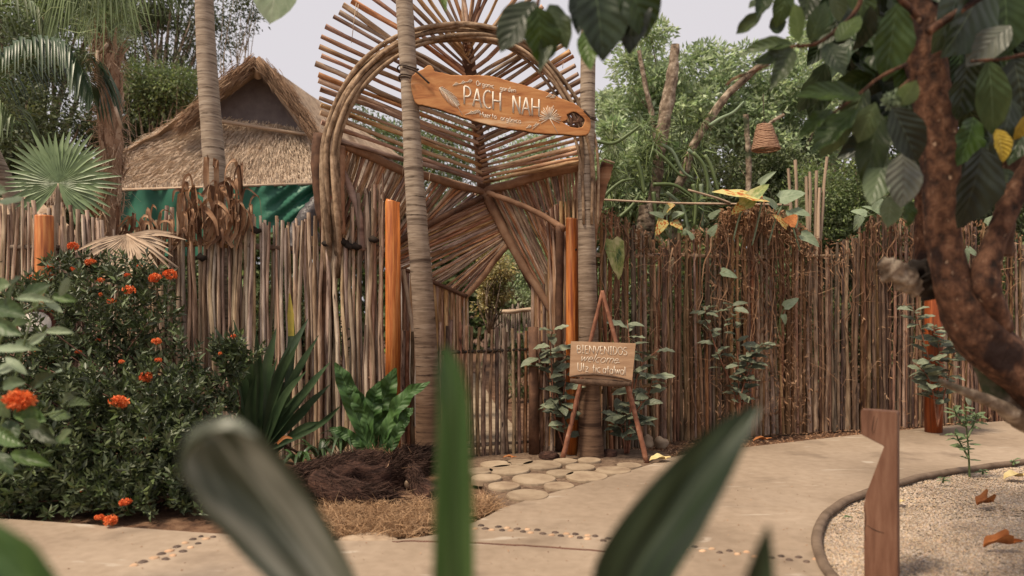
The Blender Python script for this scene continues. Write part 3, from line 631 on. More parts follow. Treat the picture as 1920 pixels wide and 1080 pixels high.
# fronds at the top of the shaggy palm
crown = P(203, 16, 10.6)
for k in range(11):
    a = -2.2 + k * 4.4 / 10 + R(-.1, .1); L_ = R(.45, .75)
    c = crown + Vector((sin(a) * L_ * .6, R(-.3, .35), abs(cos(a)) * L_ * .35 + R(.15, .55)))
    fan_leaf(c, R(.42, .62), 22, -1.7, 1.7, (R(-.4, .4), -1, R(-.1, .5)), m_frond, rt, w=.032, droop=R(.35, .9), upv=(sin(a), 0, R(-.7, .3)), var=.2)
    bb = MB(); bb.tube([crown + Vector((0, 0, -.05)), crown.lerp(c, .5) + Vector((0, 0, .06)), c], [.018, .012, .008], 5); bb.build('leaf_stalk', m_frond, rt)
n = 1100; p0 = np.array(crown) + rng.normal(size=(n, 3)) * [.11, .12, .16]; p1 = p0 + rng.normal(size=(n, 3)) * .09 + [0, 0, -.04]; p2 = p1 + rng.normal(size=(n, 3)) * .09 - [0, 0, .10]
strands('flower_stalks', p0, p1, p2, np.full(n, .008), m_lf_pale, rt)

def pinnate(root, pts, L0, nl, mat, parent, w=.035, hang=.8):
    ps = catmull(pts, nl); b = MB()
    for i in range(2, nl + 1):
        t = (ps[min(i + 1, nl)] - ps[i - 1]).normalized(); u = i / nl; Ll = L0 * (sin(pi * min(1, u * .9 + .12)) ** .6) * R(.85, 1.1)
        for s in (-1, 1):
            sd = t.cross(Vector((0, 0, 1))).normalized() * s
            d = (sd * .55 + t * .6 + Vector((0, 0, .25))).normalized(); m = ps[i] + d * Ll * .5; e = ps[i] + d * Ll * .85 - Vector((0, 0, Ll * hang * R(.7, 1.2)))
            b.blade([ps[i], m, e], [w * .4, w, w * .8, w * .1], (0, -.3, 1), .3, 5, k=2)
    b.build('leaflets', mat, parent); c = MB(); c.tube(ps, [.022, .006], 6); c.build('frond_rachis', m_fanleaf, parent)
tp = thing('feather_palm', Vector((-5.6, 8.4, 0)), 'feather palm whose dark arching frond enters at the upper left edge', 'palm tree')
pinnate(tp, [P(-120, 210, 10.5), P(-20, 150, 10.3), P(50, 108, 10.2), P(120, 104, 10.1), P(160, 135, 10.0), P(176, 190, 10.0)], .62, 64, m_strap, tp)
pinnate(tp, [P(-120, 150, 11.5), P(-60, 60, 11.2), P(0, 10, 11), P(60, 20, 11), P(95, 60, 11)], .55, 26, m_lf_mid, tp)
pinnate(tp, [P(-120, 230, 10.5), P(-60, 210, 10.2), P(0, 205, 10.1), P(40, 235, 10.0)], .5, 20, m_frond, tp)
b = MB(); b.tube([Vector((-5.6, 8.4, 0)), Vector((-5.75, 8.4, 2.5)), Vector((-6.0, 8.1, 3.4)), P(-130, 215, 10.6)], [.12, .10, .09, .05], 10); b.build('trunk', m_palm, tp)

# ================================================================== THATCHED HUT
hut = thing('thatched_hut', Vector((P(430, 0, 15).x, 16.5 * DY, 0)), 'thatched hut with a steep gablet roof behind the left fence', 'hut')
def grid(a, b_, c, d, nu, nv, mb, amp=.0, sag=0):
    """a-b bottom edge, d-c top edge"""
    base = len(mb.v)
    for j in range(nv + 1):
        for i in range(nu + 1):
            u, v = i / nu, j / nv; p = a.lerp(b_, u).lerp(d.lerp(c, u), v)
            p = p + Vector((0, -1, .5)) * (amp * mnoise.noise(p * 2.2)) - Vector((0, 0, sag * sin(pi * v)))
            mb.v.append(p)
    for j in range(nv):
        for i in range(nu): q = base + j * (nu + 1) + i; mb.f.append((q, q + 1, q + nu + 2, q + nu + 1))
EL, ER = P(36, 374, 13.6), P(668, 347, 14.0); GL, GR = P(352, 216, 14.9), P(580, 246, 14.9); PK = P(482, 112, 14.4); PKb = Vector((PK.x + .9, PK.y + 5, PK.z + .0))
EL2 = EL + Vector((.2, 6, 0)); ER2 = ER + Vector((.6, 6, 0))
b = MB(); grid(EL, ER, GR, GL, 30, 16, b, .12, .10); grid(EL2, EL, P(372, 200, 14.6), PKb, 12, 12, b, .1, .08)
grid(ER, ER2, PKb, P(575, 240, 14.8), 12, 12, b, .1, .08)
grid(P(372, 205, 14.6), PK, PKb, PKb + Vector((-.5, 0, -.4)), 10, 6, b, .06); grid(PK, P(586, 250, 14.8), PKb + Vector((.5, 0, -.4)), PKb, 10, 6, b, .06)
b.build('roof', m_thatch, hut)
# thick thatch verges of the gablet
for pa, pb, r in (((482, 112), (346, 232), .17), ((482, 112), (588, 252), .17)):
    A, B_ = P(*pa, 14.3), P(*pb, 14.3); A2 = P(pa[0], pa[1] + 4, 15.2); 
    mid = A.lerp(B_, .5) + Vector((0, 0, .06 if pa[0] > pb[0] else .10))
    q = MB(); q.tube(catmull([A, mid, B_], 24), [.05, .06, .06], 10, flat=1.3, fn=lambda i, j, a: 1 + .3 * mnoise.noise(Vector((i * .5, j * 1.3, 0)))); q.build('roof_verge', m_thatch_edge, hut)
    n = 2400; t = .04 + .96 * rng.random(n); pc = np.array([tuple(p) for p in catmull([A, mid, B_], 60)])[(t * 60).astype(int)]
    dn = np.array(B_ - A); dn = dn / np.linalg.norm(dn); p0 = pc + rng.normal(size=(n, 3)) * .046; p1 = p0 + dn * .08 - [0, .02, .0]; p2 = p1 + dn * .10 + rng.normal(size=(n, 3)) * .02 - [0, 0, .02]
    strands('verge_straw', p0, p1, p2, np.full(n, .009), m_thatch_edge, hut)
q = MB(); q.tube([P(482, 124, 14.3), P(484, 146, 14.5)], .045, 10); q.build('ridge_pole', m_pole, hut)
g = MB(); g.v += [P(370, 222, 14.85), P(588, 252, 14.85), P(482, 118, 14.85)]; g.f.append((0, 1, 2)); g.build('gable', m_gable, hut, smooth=False)  # flat grey panel stands in for the dim inside of the gable opening
for pa, pb, r in (((488, 122), (566, 243), .022), ((478, 126), (404, 182), .024), ((404, 182), (366, 212), .02), ((362, 222), (572, 252), .03)):
    stick(P(*pa, 14.6), P(*pb, 14.6), r, S_POLE, hut, 'gable_pole')
# thatch straw over the front hip
n = 26000; u = rng.random(n); v = rng.random(n) ** .9
a_, b2_, c_, d_ = [np.array(p) for p in (EL, ER, GR, GL)]
top = d_ + (c_ - d_) * u[:, None]; bot = a_ + (b2_ - a_) * u[:, None]; pp = bot + (top - bot) * v[:, None]; dn = norm(bot - top)
pp = pp + np.array([0, -.05, .02]) - np.stack([np.zeros(n), np.zeros(n), .10 * np.sin(pi * v)], 1) + rng.normal(size=(n, 3)) * .025
p1 = pp + dn * .05 + rng.normal(size=(n, 3)) * .008 - [0, .004, -.0]; p2 = p1 + dn * .05 + rng.normal(size=(n, 3)) * .012 - [0, .002, 0]
strands('roof_straw', pp, p1, p2, np.full(n, .007), m_thatch_straw, hut)
n = 2500; u = rng.random(n); bot = a_ + (b2_ - a_) * u[:, None] + rng.normal(size=(n, 3)) * [0.02, .06, .03]
strands('eave_straw', bot + [0, 0, .08], bot, bot + rng.normal(size=(n, 3)) * .03 - [0, 0, .08], np.full(n, .015), m_thatch_straw, hut)
for xx in (200, 640): stick(P(xx, 860, 14), P(xx, 350, 14), .07, S_POLE, hut, 'corner_post')
# green tarpaulin
tarp = MB(); nu, nv = 60, 14
tb = topline([(205, 480), (400, 480), (470, 440), (560, 430), (580, 395), (596, 352)])
for j in range(nv + 1):
    for i in range(nu + 1):
        x = 213 + (598 - 213) * i / nu; yt = 358 + (345 - 358) * i / nu; yb = tb(x) ; y = yt + (yb - yt) * j / nv
        fold = .06 * sin(x * .11) + .10 * max(0, (x - 470) / 120) * sin((x + (y - 350) * 1.3) * .16) + .04 * mnoise.noise(Vector((x * .02, y * .03, 0)))
        tarp.v.append(P(x - (16 * j / nv if x < 260 else 0), y, 12.7 + fold))
for j in range(nv):
    for i in range(nu): q = j * (nu + 1) + i; tarp.f.append((q, q + 1, q + nu + 2, q + nu + 1))
tag(tarp.build('tarpaulin', m_tarp), 'green tarpaulin stretched below the thatched roof behind the fence', 'tarpaulin')
tag(MB().tube([P(206, 357, 12.7), P(600, 344, 12.7)], .02, 6).build('tarpaulin_rail', m_pole), 'thin pole along the upper edge of the green tarpaulin', 'pole')
# dark plastic sheet bundle between tarp and gate prop
b = MB(); b.tube(catmull([P(560, 480, 11), P(575, 420, 11), P(592, 385, 11), P(600, 360, 11)], 20), [.2, .14, .09, .03], 14, fn=lambda i, j, a: 1 + .35 * mnoise.noise(Vector((i * .7, j * .9, 2)))); tag(b.build('plastic_sheet', M('dark_plastic', [(.3, (.05, .045, .045)), (.7, (.16, .14, .14))], ns=8, rough=.35, bump=.8, bdist=.03)), 'crumpled grey plastic sheet below the right end of the tarpaulin', 'sheet')
# a lower thatched roof behind the far-left fence
lr = thing('thatched_shelter', P(20, 0, 13).xy.to_3d(), 'low thatched shelter roof peeking over the far left fence', 'hut')
b = MB(); grid(P(-160, 440, 12.6), P(150, 440, 12.6), P(70, 372, 13.4), P(-100, 372, 13.4), 16, 8, b, .08); b.build('roof', m_thatch, lr); stick(P(-20, 840, 13), P(-20, 420, 13), .05, S_POLE, lr, 'corner_post')

# ================================================================== ENTRANCE ARCH
arch = thing('entrance_arch', Vector((P(860, 0, 9.3).x, 9.6 * DY, 0)), 'shell shaped entrance arch of fanned sticks over the garden gate', 'archway')
N_ = P(908, 354, 10.4)
spine_px = [(873, 52, 9.32), (878, 100, 9.5), (881, 141, 9.65), (888, 190, 9.85), (894, 232, 10.02), (901, 290, 10.22), (908, 354, 10.4)]
b = MB(); b.tube(catmull([P(*p) for p in spine_px], 30), lin([.035, .055, .075, .06, .055, .06, .08], 30), 10, fn=lambda i, j, a: 1 + .15 * mnoise.noise(Vector((cos(a), sin(a), i * .4)))); b.build('ridge_beam', m_beam, arch)
def spineY(y): 
    for (x0, y0, Y0), (x1, y1, Y1) in zip(spine_px, spine_px[1:]):
        if y <= y1: t = (y - y0) / (y1 - y0); return x0 + (x1 - x0) * t, Y0 + (Y1 - Y0) * t
    return spine_px[-1][0], spine_px[-1][2]
left = [((602, 228), 338), ((601, 211), 325), ((602, 196), 312), ((598, 183), 298), ((600, 167), 284), ((597, 150), 270), ((597, 139), 256), ((591, 119), 242), ((602, 105), 228), ((598, 86), 215), ((602, 67), 202), ((610, 49), 189), ((625, 31), 178), ((636, 22), 168), ((644, 8), 158), ((660, -4), 149), ((680, -16), 141), ((700, -28), 133), ((722, -40), 125), ((745, -52), 118), ((768, -62), 110), ((790, -70), 103), ((812, -76), 96), ((834, -80), 90), ((853, -82), 84), ((872, -84), 78), ((625, 262), 344)]
right = [((892, -82), 80), ((915, -78), 88), ((940, -70), 96), ((965, -58), 104), ((988, -40), 113), ((1006, -18), 122), ((1018, 10), 136), ((1023, 49), 150), ((1035, 55), 161), ((1045, 61), 171), ((1055, 75), 182), ((1061, 82), 193), ((1069, 97), 204), ((1075, 105), 216), ((1079, 123), 228), ((1084, 137), 240), ((1092, 150), 251), ((1096, 165), 261), ((1099, 182), 270), ((1100, 199), 279), ((1100, 215), 287), ((1100, 230), 295), ((1098, 245), 303), ((1096, 259), 311), ((1094, 272), 319), ((1092, 284), 327), ((1090, 295), 335), ((1088, 304), 342)]
for (ox, oy), iy in left + right:
    ix, iY = spineY(iy + R(-2, 2)); jitter = 8 if oy < -2 else 1.5
    stick(P(ox + R(-jitter, jitter) * .5, oy + R(-jitter, jitter), 9.22), P(ix + (3 if ox < ix else -3), iy, iY - .06), R(.019, .026) if ox < 700 else R(.016, .023), S_ROOF, arch, 'roof_stick')
# hoop: five bundled bent branches
hp = [(628, 520), (627, 450), (622, 390), (619, 330), (619, 272), (634, 215), (658, 165), (695, 122), (745, 88), (800, 68), (860, 60), (910, 64), (962, 80), (1010, 115), (1050, 160), (1080, 208), (1098, 262), (1104, 330), (1104, 420)]
cv = catmull([Vector((x, y, 0)) for x, y in hp], 60)
for k in range(8):
    off = (k - 3.5) * 4.3; ph = R(0, 6); pts = []
    for i, p in enumerate(cv):
        t = (cv[min(i + 1, 60)] - cv[max(i - 1, 0)]).normalized(); nn = Vector((-t.y, t.x, 0)); s = i / 60
        wv = 5.0 * sin(s * 13 + ph) + 2.0 * sin(s * 27 + ph * 2); sp = 1.0 if s < .32 else .95
        q = p + nn * -(off * sp + wv * (.35 + s * .6)); pts.append(P(q.x, q.y, 9.10 + .06 * sin(s * 11 + k * 1.7) + (max(0, .10 - s) * 3.2 if q.x < 700 else 0)))
    a0 = 0 if k % 2 else 0; b = MB(); b.tube(pts, lin([R(.024, .03), R(.019, .024), R(.014, .019), R(.011, .017)], 60), 7, fn=lambda i, j, a: 1 + .15 * mnoise.noise(Vector((cos(a), sin(a) + k, i * .5)))); b.build('hoop_branch', m_hoop, arch)
# main beams
def beam(pxs, rad, mat=m_beam, name='beam', n=24, sides=9):
    b = MB(); b.tube(catmull([P(*p) for p in pxs], n), rad, sides, fn=lambda i, j, a: 1 + .16 * mnoise.noise(Vector((cos(a), sin(a), i * .45 + pxs[0][0])))); return b.build(name, mat, arch)
beam([(634, 266, 9.32), (690, 290, 9.55), (760, 322, 9.8), (800, 330, 9.95), (850, 345, 10.15), (912, 362, 10.35)], [.05, .045, .04, .045, .035], m_beamlight)
beam([(908, 358, 10.36), (960, 345, 10.15), (1020, 326, 9.85), (1092, 309, 9.5)], [.045, .05, .055], m_beamlight)
beam([(915, 362, 10.2), (955, 376, 10.0), (1010, 400, 9.75), (1058, 430, 9.45)], [.03, .028, .032], m_beamlight, 'brace')
beam([(905, 370, 10.25), (860, 392, 10.1), (803, 422, 9.95), (735, 460, 9.75)], [.03, .034, .03])
beam([(908, 360, 10.36), (935, 412, 10.3), (953, 448, 10.25), (985, 505, 10.15), (1023, 565, 10.0), (1040, 600, 9.95)], [.05, .05, .045, .04, .03], m_beamlight)
beam([(904, 366, 10.42), (930, 412, 10.4), (950, 448, 10.38), (984, 512, 10.3), (1020, 580, 10.2)], [.035, .03, .03], m_beam)
beam([(958, 452, 10.3), (925, 492, 10.28), (905, 520, 10.25), (872, 558, 10.2)], [.028, .032, .03], m_beamlight)
beam([(948, 455, 10.36), (912, 500, 10.36), (878, 542, 10.3)], [.035, .04, .035], m_pole)
beam([(876, 556, 10.15), (815, 530, 10.05), (760, 506, 9.95), (722, 496, 9.85)], [.022, .02, .02])
beam([(600, 252, 9.4), (598, 320, 9.38), (606, 400, 9.4), (612, 470, 9.4), (612, 870, 9.4)], [.07, .075, .06, .06], m_beam, 'prop')
beam([(638, 275, 9.25), (636, 350, 9.22), (640, 440, 9.25)], [.055, .05, .04], m_beamlight, 'prop')
beam([(637, 310, 9.3), (655, 350, 9.35), (672, 400, 9.35), (680, 470, 9.35)], [.03, .035, .035], m_stick_red, 'prop')
beam([(1140, 306, 9.3), (1128, 345, 9.35), (1112, 420, 9.4), (1102, 520, 9.4)], [.062, .06, .055, .05], m_stick_red, 'prop')
for (x, y0, y1, Yt) in ((668, 5, 80, 9.15), (672, 8, 30, 9.15), (1056, 118, 128, 9.15), (1042, 132, 152, 9.15), (758, 300, 330, 9.6), (806, 325, 345, 9.8)):
    q = MB(); q.tube([P(x, y0, Yt), P(x - (y1 - y0) * .12, y1, Yt)], .0035, 4); q.build('hanging_thread', m_dryfan, arch)
# log end cut face
c = P(1141, 303, 9.29); q = MB(); d = (P(1141, 303, 9.29) - P(1128, 345, 9.35)).normalized(); q.tube([c, c + d * .012], .058, 14); q.build('cut_end', m_pole, arch)
c = P(618, 374, 9.12); q = MB(); q.tube([c, c + Vector((0, -.03, 0))], .036, 12); q.build('cut_end', m_easel, arch)
def fan(top, bot, n, r0, r1, sset, jt=3, nm='wall_stick'):
    T = catmull([P(*p) for p in top], 60); B = catmull([P(*p) for p in bot], 60)
    for i in range(n):
        t = (i + .5) / n + R(-.25, .25) / n; a = T[int(t * 60)]; c = B[int(min(1, max(0, t + R(-.01, .01))) * 60)]
        stick(a + Vector((R(-.01, .01), R(-.02, .02), R(-.01, .01))), c + Vector((R(-.015, .015), R(-.03, .03), R(-.02, .02))), R(r0, r1), sset, arch, nm)
# left slope, upper panel (below the left beam)
fan([(636, 272, 9.45), (690, 296, 9.6), (760, 326, 9.85), (850, 350, 10.2), (905, 366, 10.42)], [(622, 350, 9.55), (636, 450, 9.7), (672, 500, 9.8), (735, 475, 9.9), (810, 425, 10.1)], 54, .011, .017, S_RED)
# left slope, fan below the dark brace
fan([(905, 372, 10.4), (925, 402, 10.4), (945, 435, 10.38), (955, 452, 10.36)], [(735, 452, 9.88), (730, 480, 9.9), (742, 503, 9.95), (800, 526, 10.08), (872, 557, 10.25)], 60, .010, .016, S_RED)
# right panel
fan([(914, 366, 10.42), (960, 348, 10.25), (1020, 330, 10.0), (1088, 314, 9.7)], [(1036, 596, 10.1), (1037, 540, 10.0), (1042, 480, 9.9), (1060, 440, 9.75), (1090, 440, 9.7)], 58, .010, .016, S_RED)
fan([(1020, 400, 9.85), (1050, 380, 9.7), (1090, 370, 9.6)], [(1040, 600, 9.9), (1062, 620, 9.7), (1090, 640, 9.6)], 12, .012, .018, S_RED)
# jambs
fan([(750, 500, 9.95), (800, 522, 10.05), (845, 540, 10.15), (880, 556, 10.2)], [(752, 838, 9.95), (800, 838, 10.05), (850, 836, 10.15), (884, 834, 10.2)], 30, .013, .021, S_RED, nm='jamb_stick')
fan([(1000, 530, 10.2), (1015, 556, 10.1), (1035, 470, 9.9), (1062, 430, 9.6)], [(1000, 834, 10.2), (1015, 836, 10.1), (1038, 840, 9.9), (1066, 846, 9.6)], 16, .015, .024, S_RED, nm='jamb_stick')
beam([(1050, 424, 9.5), (1049, 600, 9.5), (1048, 846, 9.5)], [.04, .035, .04], m_beam, 'prop')
beam([(757, 505, 9.6), (765, 560, 9.6), (778, 640, 9.6)], [.018, .02, .018], m_pole, 'brace')
# short pickets by the leaning palm
for i, x in enumerate((757, 766, 775)): stick(P(x, 850, 9.3), P(x + R(-1, 1), 622 + R(-4, 4), 9.3), .021, S_BROWN, arch, 'wall_stick')
# pale plastered wall seen through the gap
b = MB(); b.box(P(770, 590, 12) + Vector((0, 0, -.3)), (.5, .1, 2.4)); tag(b.build('plaster_wall', m_wall, smooth=False), 'pale plaster wall glimpsed beside the leaning palm trunk', 'wall')

# low picket gate
gate = thing('picket_gate', G(940, 862), 'low gate of upright brown sticks with dark rails under the arch', 'gate')
gx = [822, 836, 849, 861, 873, 886, 897, 908, 920, 931, 942, 952, 963, 974, 985]
for i, x in enumerate(gx):
    t = (x - 822) / 165; Y = 8.95 + .45 * t; yb = 868 - t * 20; yt = 604 + t * 24 + R(-9, 9)
    stick(P(x, yb, Y), P(x + R(-3, 5), yt, Y), R(.017, .022), S_BROWN, gate, 'picket')
for ya, yb in ((663, 655), (841, 828)): stick(P(816, ya, 8.99), P(992, yb, 9.44), .018, S_BROWN, gate, 'rail')
for x in gx[3:]: 
    t = (x - 822) / 165; c = P(x, 662 - 7 * t, 8.92 + .45 * t); q = MB(); q.tube([c + Vector((0, -.01, 0)), c + Vector((0, .05, 0))], .014, 8); q.build('bolt', m_dark, gate)
gp = MB(); gp.tube([P(1001, 856, 9.3), P(1001, 740, 9.3), P(1000, 613, 9.3)], [.052, .048, .045], 10, fn=lambda i, j, a: R(.93, 1.07)); tag(gp.build('gate_post', m_beam), 'dark round gate post on the right of the stick gate', 'post')
for (x, yt) in ((1014, 640), (1024, 625), (1034, 640)): stick(P(x, 852, 9.35), P(x + R(-3, 3), yt, 9.35), R(.018, .024), S_BROWN, arch, 'wall_stick')

# beyond the gate: winding path, low fence, plants
back = poly('garden_path', [G(x, y, -.01) for x, y in [(878, 842), (960, 842), (965, 800), (930, 760), (905, 720), (890, 700), (872, 700), (878, 740), (868, 800)]], -.01, .03, m_disc)
bf = thing('back_fence', P(980, 0, 17).xy.to_3d(), 'pale weathered stick fence with a top pole beyond the open doorway', 'fence')
for x in np.linspace(930, 1020, 22): stick(P(x, 700, 17), P(x + R(-2, 2), 588 + R(-5, 5) - (18 if x > 950 and x < 985 else 0) * R(0, 1), 17), .02, S_BACK, bf)
stick(P(938, 584, 16.9), P(1022, 580, 16.9), .035, S_POLE, bf, 'rail')

# ================================================================== CARVED SIGN
def Yb(px): # vertical board plane
    bq = (8.86 - 8.66) * DY / (P(1105, 0, 8.86).x - P(775, 0, 8.66).x); a = 8.66 * DY - bq * P(775, 0, 8.66).x
    return a / (1 - bq * (px - 960) / FPX) / DY
def SG(x, y, off=0): # sheet crop coords -> board plane
    px, py = 760 + x / 5.333, 120 + y / 5.333; p = P(px, py, Yb(px)); p.y -= off; return p
outl = [(75, 130), (130, 90), (190, 60), (240, 25), (270, 50), (285, 85), (330, 98), (390, 108), (450, 124), (600, 132), (700, 128), (760, 130), (900, 145), (1000, 175), (1150, 215), (1300, 262), (1420, 302), (1560, 360), (1680, 410), (1780, 480), (1830, 545), (1842, 620), (1830, 680), (1795, 710), (1740, 716), (1600, 704), (1450, 700), (1300, 685), (1150, 660), (1000, 640), (850, 610), (700, 572), (600, 540), (500, 505), (400, 474), (300, 442), (200, 415), (130, 402), (95, 350), (68, 240)]
hole = [(1600, 510), (1680, 475), (1750, 512), (1795, 560), (1782, 618), (1740, 650), (1650, 642), (1575, 605), (1545, 580), (1610, 560)]
sign = thing('carved_sign', SG(950, 400), 'carved wooden slab sign with white lettering hung between two palm trunks', 'sign')
def slab():
    cu = bpy.data.curves.new('board', 'CURVE'); cu.dimensions = '2D'; cu.fill_mode = 'BOTH'; cu.extrude = .018; cu.bevel_depth = .008; cu.bevel_resolution = 2
    p0 = SG(950, 400); ax = (SG(1842, 400) - SG(68, 400)); ax.z = 0; ax.normalize(); 
    for L_ in (outl, hole):
        v = [SG(*q) - p0 for q in L_]; c2 = catmull([Vector((q.dot(ax), q.z, 0)) for q in v] + [Vector((v[0].dot(ax), v[0].z, 0))], len(v) * 3)[:-1]
        s = cu.splines.new('POLY'); s.points.add(len(c2) - 1); s.use_cyclic_u = True
        for i, q in enumerate(c2): s.points[i].co = (q.x + R(-.002, .002), q.y + R(-.003, .003), 0, 1)
    ob = bpy.data.objects.new('t', cu); COL.objects.link(ob); dg = bpy.context.evaluated_depsgraph_get(); dg.update()
    me = bpy.data.meshes.new_from_object(ob.evaluated_get(dg)); bpy.data.objects.remove(ob)
    nrm = ax.cross(Vector((0, 0, 1)))
    for v in me.vertices: co = v.co.copy(); v.co = ax * co.x + Vector((0, 0, 1)) * co.y + nrm * co.z
    me.materials.clear(); me.materials.append(m_board); me.materials.append(m_bark_edge)
    for p in me.polygons:
        p.use_smooth = False; p.material_index = 0
        if abs(p.normal.dot(nrm)) < .35 and (p.center.z < -.02): p.material_index = 1
    o = bpy.data.objects.new('board', me); COL.objects.link(o); o.parent = sign
slab()
# inside the hole: twisted roots
for a_, b_ in (((1625, 500), (1660, 640)), ((1650, 490), (1720, 640)), ((1700, 500), (1760, 640)), ((1620, 600), (1790, 560)), ((1740, 520), (1690, 600))):
    q = MB(); q.tube(catmull([SG(*a_), SG((a_[0] + b_[0]) / 2 + 14, (a_[1] + b_[1]) / 2, .01), SG(*b_)], 6), .013, 6); q.build('root_strand', m_beam, sign)

def arc(cx, cy, rx, ry, a0, a1, n=9): return [(cx + rx * cos(radians(a0 + (a1 - a0) * i / n)), cy + ry * sin(radians(a0 + (a1 - a0) * i / n))) for i in range(n + 1)]
GL_ = {
 'P': (.55, [[(.05, 0), (.05, 1)], [(.05, 1)] + arc(.2, .72, .32, .28, 90, -90) + [(.05, .44)]]), 'A': (.62, [[(0, 0), (.31, 1), (.62, 0)], [(.12, .36), (.5, .36)]]),
 'C': (.55, [arc(.36, .5, .34, .5, 55, 305)]), 'H': (.6, [[(.03, 0), (.03, 1)], [(.57, 0), (.57, 1)], [(.03, .5), (.57, .5)]]),
 'N': (.58, [[(.03, 0), (.03, 1), (.55, 0), (.55, 1)]]), 'B': (.5, [[(.04, 0), (.04, 1)], [(.04, 1)] + arc(.16, .76, .28, .24, 90, -90) + [(.04, .52)], [(.04, .52)] + arc(.18, .26, .32, .26, 90, -90) + [(.04, 0)]]),
 'I': (.3, [[(.15, 0), (.15, 1)], [(0, 1), (.3, 1)], [(0, 0), (.3, 0)]]), 'E': (.42, [[(.42, 1), (.03, 1), (.03, 0), (.42, 0)], [(.03, .5), (.34, .5)]]), 'V': (.55, [[(0, 1), (.27, 0), (.55, 1)]]),
 'D': (.5, [[(.04, 0), (.04, 1)], [(.04, 1)] + arc(.12, .5, .36, .5, 90, -90) + [(.04, 0)]]), 'O': (.58, [arc(.29, .5, .28, .5, 0, 360, 16)]), 'S': (.45, [arc(.24, .75, .2, .25, 40, 250) + arc(.22, .26, .22, .26, 80, -140)]),
 'U': (.52, [[(.03, 1), (.03, .3)] + arc(.26, .28, .23, .28, 180, 360) + [(.49, .3), (.49, 1)]]),
 'r': (.36, [[(.04, 0), (.04, .6)], arc(.22, .42, .18, .18, 180, 50, 6)]), 'g': (.46, [arc(.22, .32, .2, .28, 0, 360, 12), [(.42, .6), (.42, -.12)] + arc(.22, -.14, .2, .18, 0, -150, 7)]),
 'a': (.46, [arc(.22, .3, .2, .3, 0, 360, 12), [(.42, .6), (.42, 0)]]), 'n': (.46, [[(.04, 0), (.04, .6)], arc(.23, .38, .19, .22, 180, 0, 8) + [(.42, 0)]]), 'i': (.12, [[(.06, 0), (.06, .6)], [(.06, .8), (.06, .84)]]),
 'c': (.4, [arc(.24, .3, .22, .3, 50, 310)]), 'd': (.46, [arc(.22, .3, .2, .3, 0, 360, 12), [(.42, 1), (.42, 0)]]), 'e': (.44, [[(.04, .32), (.42, .32)] + arc(.23, .3, .19, .3, 8, 310)]),
 'u': (.44, [[(.04, .6), (.04, .2)] + arc(.22, .2, .18, .2, 180, 360, 7) + [(.4, .6), (.4, 0)]]), 't': (.3, [[(.15, .95), (.15, 0)], [(0, .6), (.3, .6)]]), 'o': (.46, [arc(.23, .3, .21, .3, 0, 360, 12)]),
 'z': (.4, [[(.02, .6), (.38, .6), (.02, 0), (.4, 0)]]), 'l': (.14, [[(.07, 1), (.07, 0)]]), 'm': (.66, [[(.04, 0), (.04, .6)], arc(.19, .4, .15, .2, 180, 0, 6) + [(.34, 0)], arc(.49, .4, .15, .2, 180, 0, 6) + [(.64, 0)]]),
 'w': (.6, [[(0, .6), (.15, 0), (.3, .55), (.45, 0), (.6, .6)]]), 'á': (.46, [arc(.22, .3, .2, .3, 0, 360, 12), [(.42, .6), (.42, 0)], [(.2, .75), (.3, .92)]]), ' ': (.34, []),
 'é': (.9, [[(.02, .36), (.36, .36)] + arc(.2, .3, .17, .3, 8, 330) + [(.62, .1)]])}
def write(txt, p0, p1, h, mapf, rad, mat, parent, slant=0.0, sp=.14, nm='lettering', hs=1.0):
    adv = sum(GL_[c][0] + sp for c in txt) - sp; dx, dy = (p1[0] - p0[0]) / adv, (p1[1] - p0[1]) / adv; x = 0; b = MB()
    for c in txt:
        w, st = GL_[c]; jy = R(-.02, .02)
        for s in st:
            pts = [mapf(p0[0] + dx * (x + u + slant * v), p0[1] + dy * (x + u) - h * (v + jy)) for u, v in s]
            runs = [[pts[0]]]
            for q in range(1, len(pts)):
                runs[-1].append(pts[q])
                if q < len(pts) - 1 and (pts[q] - pts[q - 1]).angle(pts[q + 1] - pts[q], 0) > .75: runs.append([pts[q]])
            for rn in runs:
                k0 = len(b.v); b.tube(rn, rad, 5)
                for q in range(k0, len(b.v)): y0 = rn[(q - k0) // 5].y; b.v[q].y = y0 + (b.v[q].y - y0) * .25
        x += w + sp
    return b.build(nm, mat, parent)
OF = .0275
mp = lambda x, y: SG(x, y, OF)
write('PACH', (585, 412), (955, 478), 178, mp, .0078, m_paint, sign); write('NAH', (1075, 500), (1340, 536), 172, mp, .0078, m_paint, sign)
write('Organic', (712, 225), (888, 254), 48, mp, .0034, m_paint_thin, sign); write('garden', (948, 272), (1105, 297), 48, mp, .0034, m_paint_thin, sign)
write('Huerto', (748, 532), (912, 560), 50, mp, .0034, m_paint_thin, sign); write('orgánico', (955, 570), (1155, 604), 48, mp, .0034, m_paint_thin, sign)
dr = MB()
def ln(*pts, r=.0028): dr.tube([mp(*p) for p in pts], r, 4)
ln((575, 520), (520, 425), (440, 330), (345, 245)); 
for i in range(15):
    t = i / 15; x, y = 345 + (530 - 345) * t, 245 + (430 - 245) * t; s = 20 + 50 * sin(pi * (t * .85 + .12)); ln((x, y), (x + s * .9, y - s * .15)); ln((x, y), (x - s * .1, y + s * .85))
    ln((x + 6, y + 6), (x + s * .7, y + s * .05)); 
for i in range(23):
    a = radians(-205 + i * 230 / 22); ln((1440, 548), (1440 + cos(a) * R(85, 120), 548 + sin(a) * R(100, 135)))
ln((1440, 548), (1480, 620), (1522, 700), r=.003)
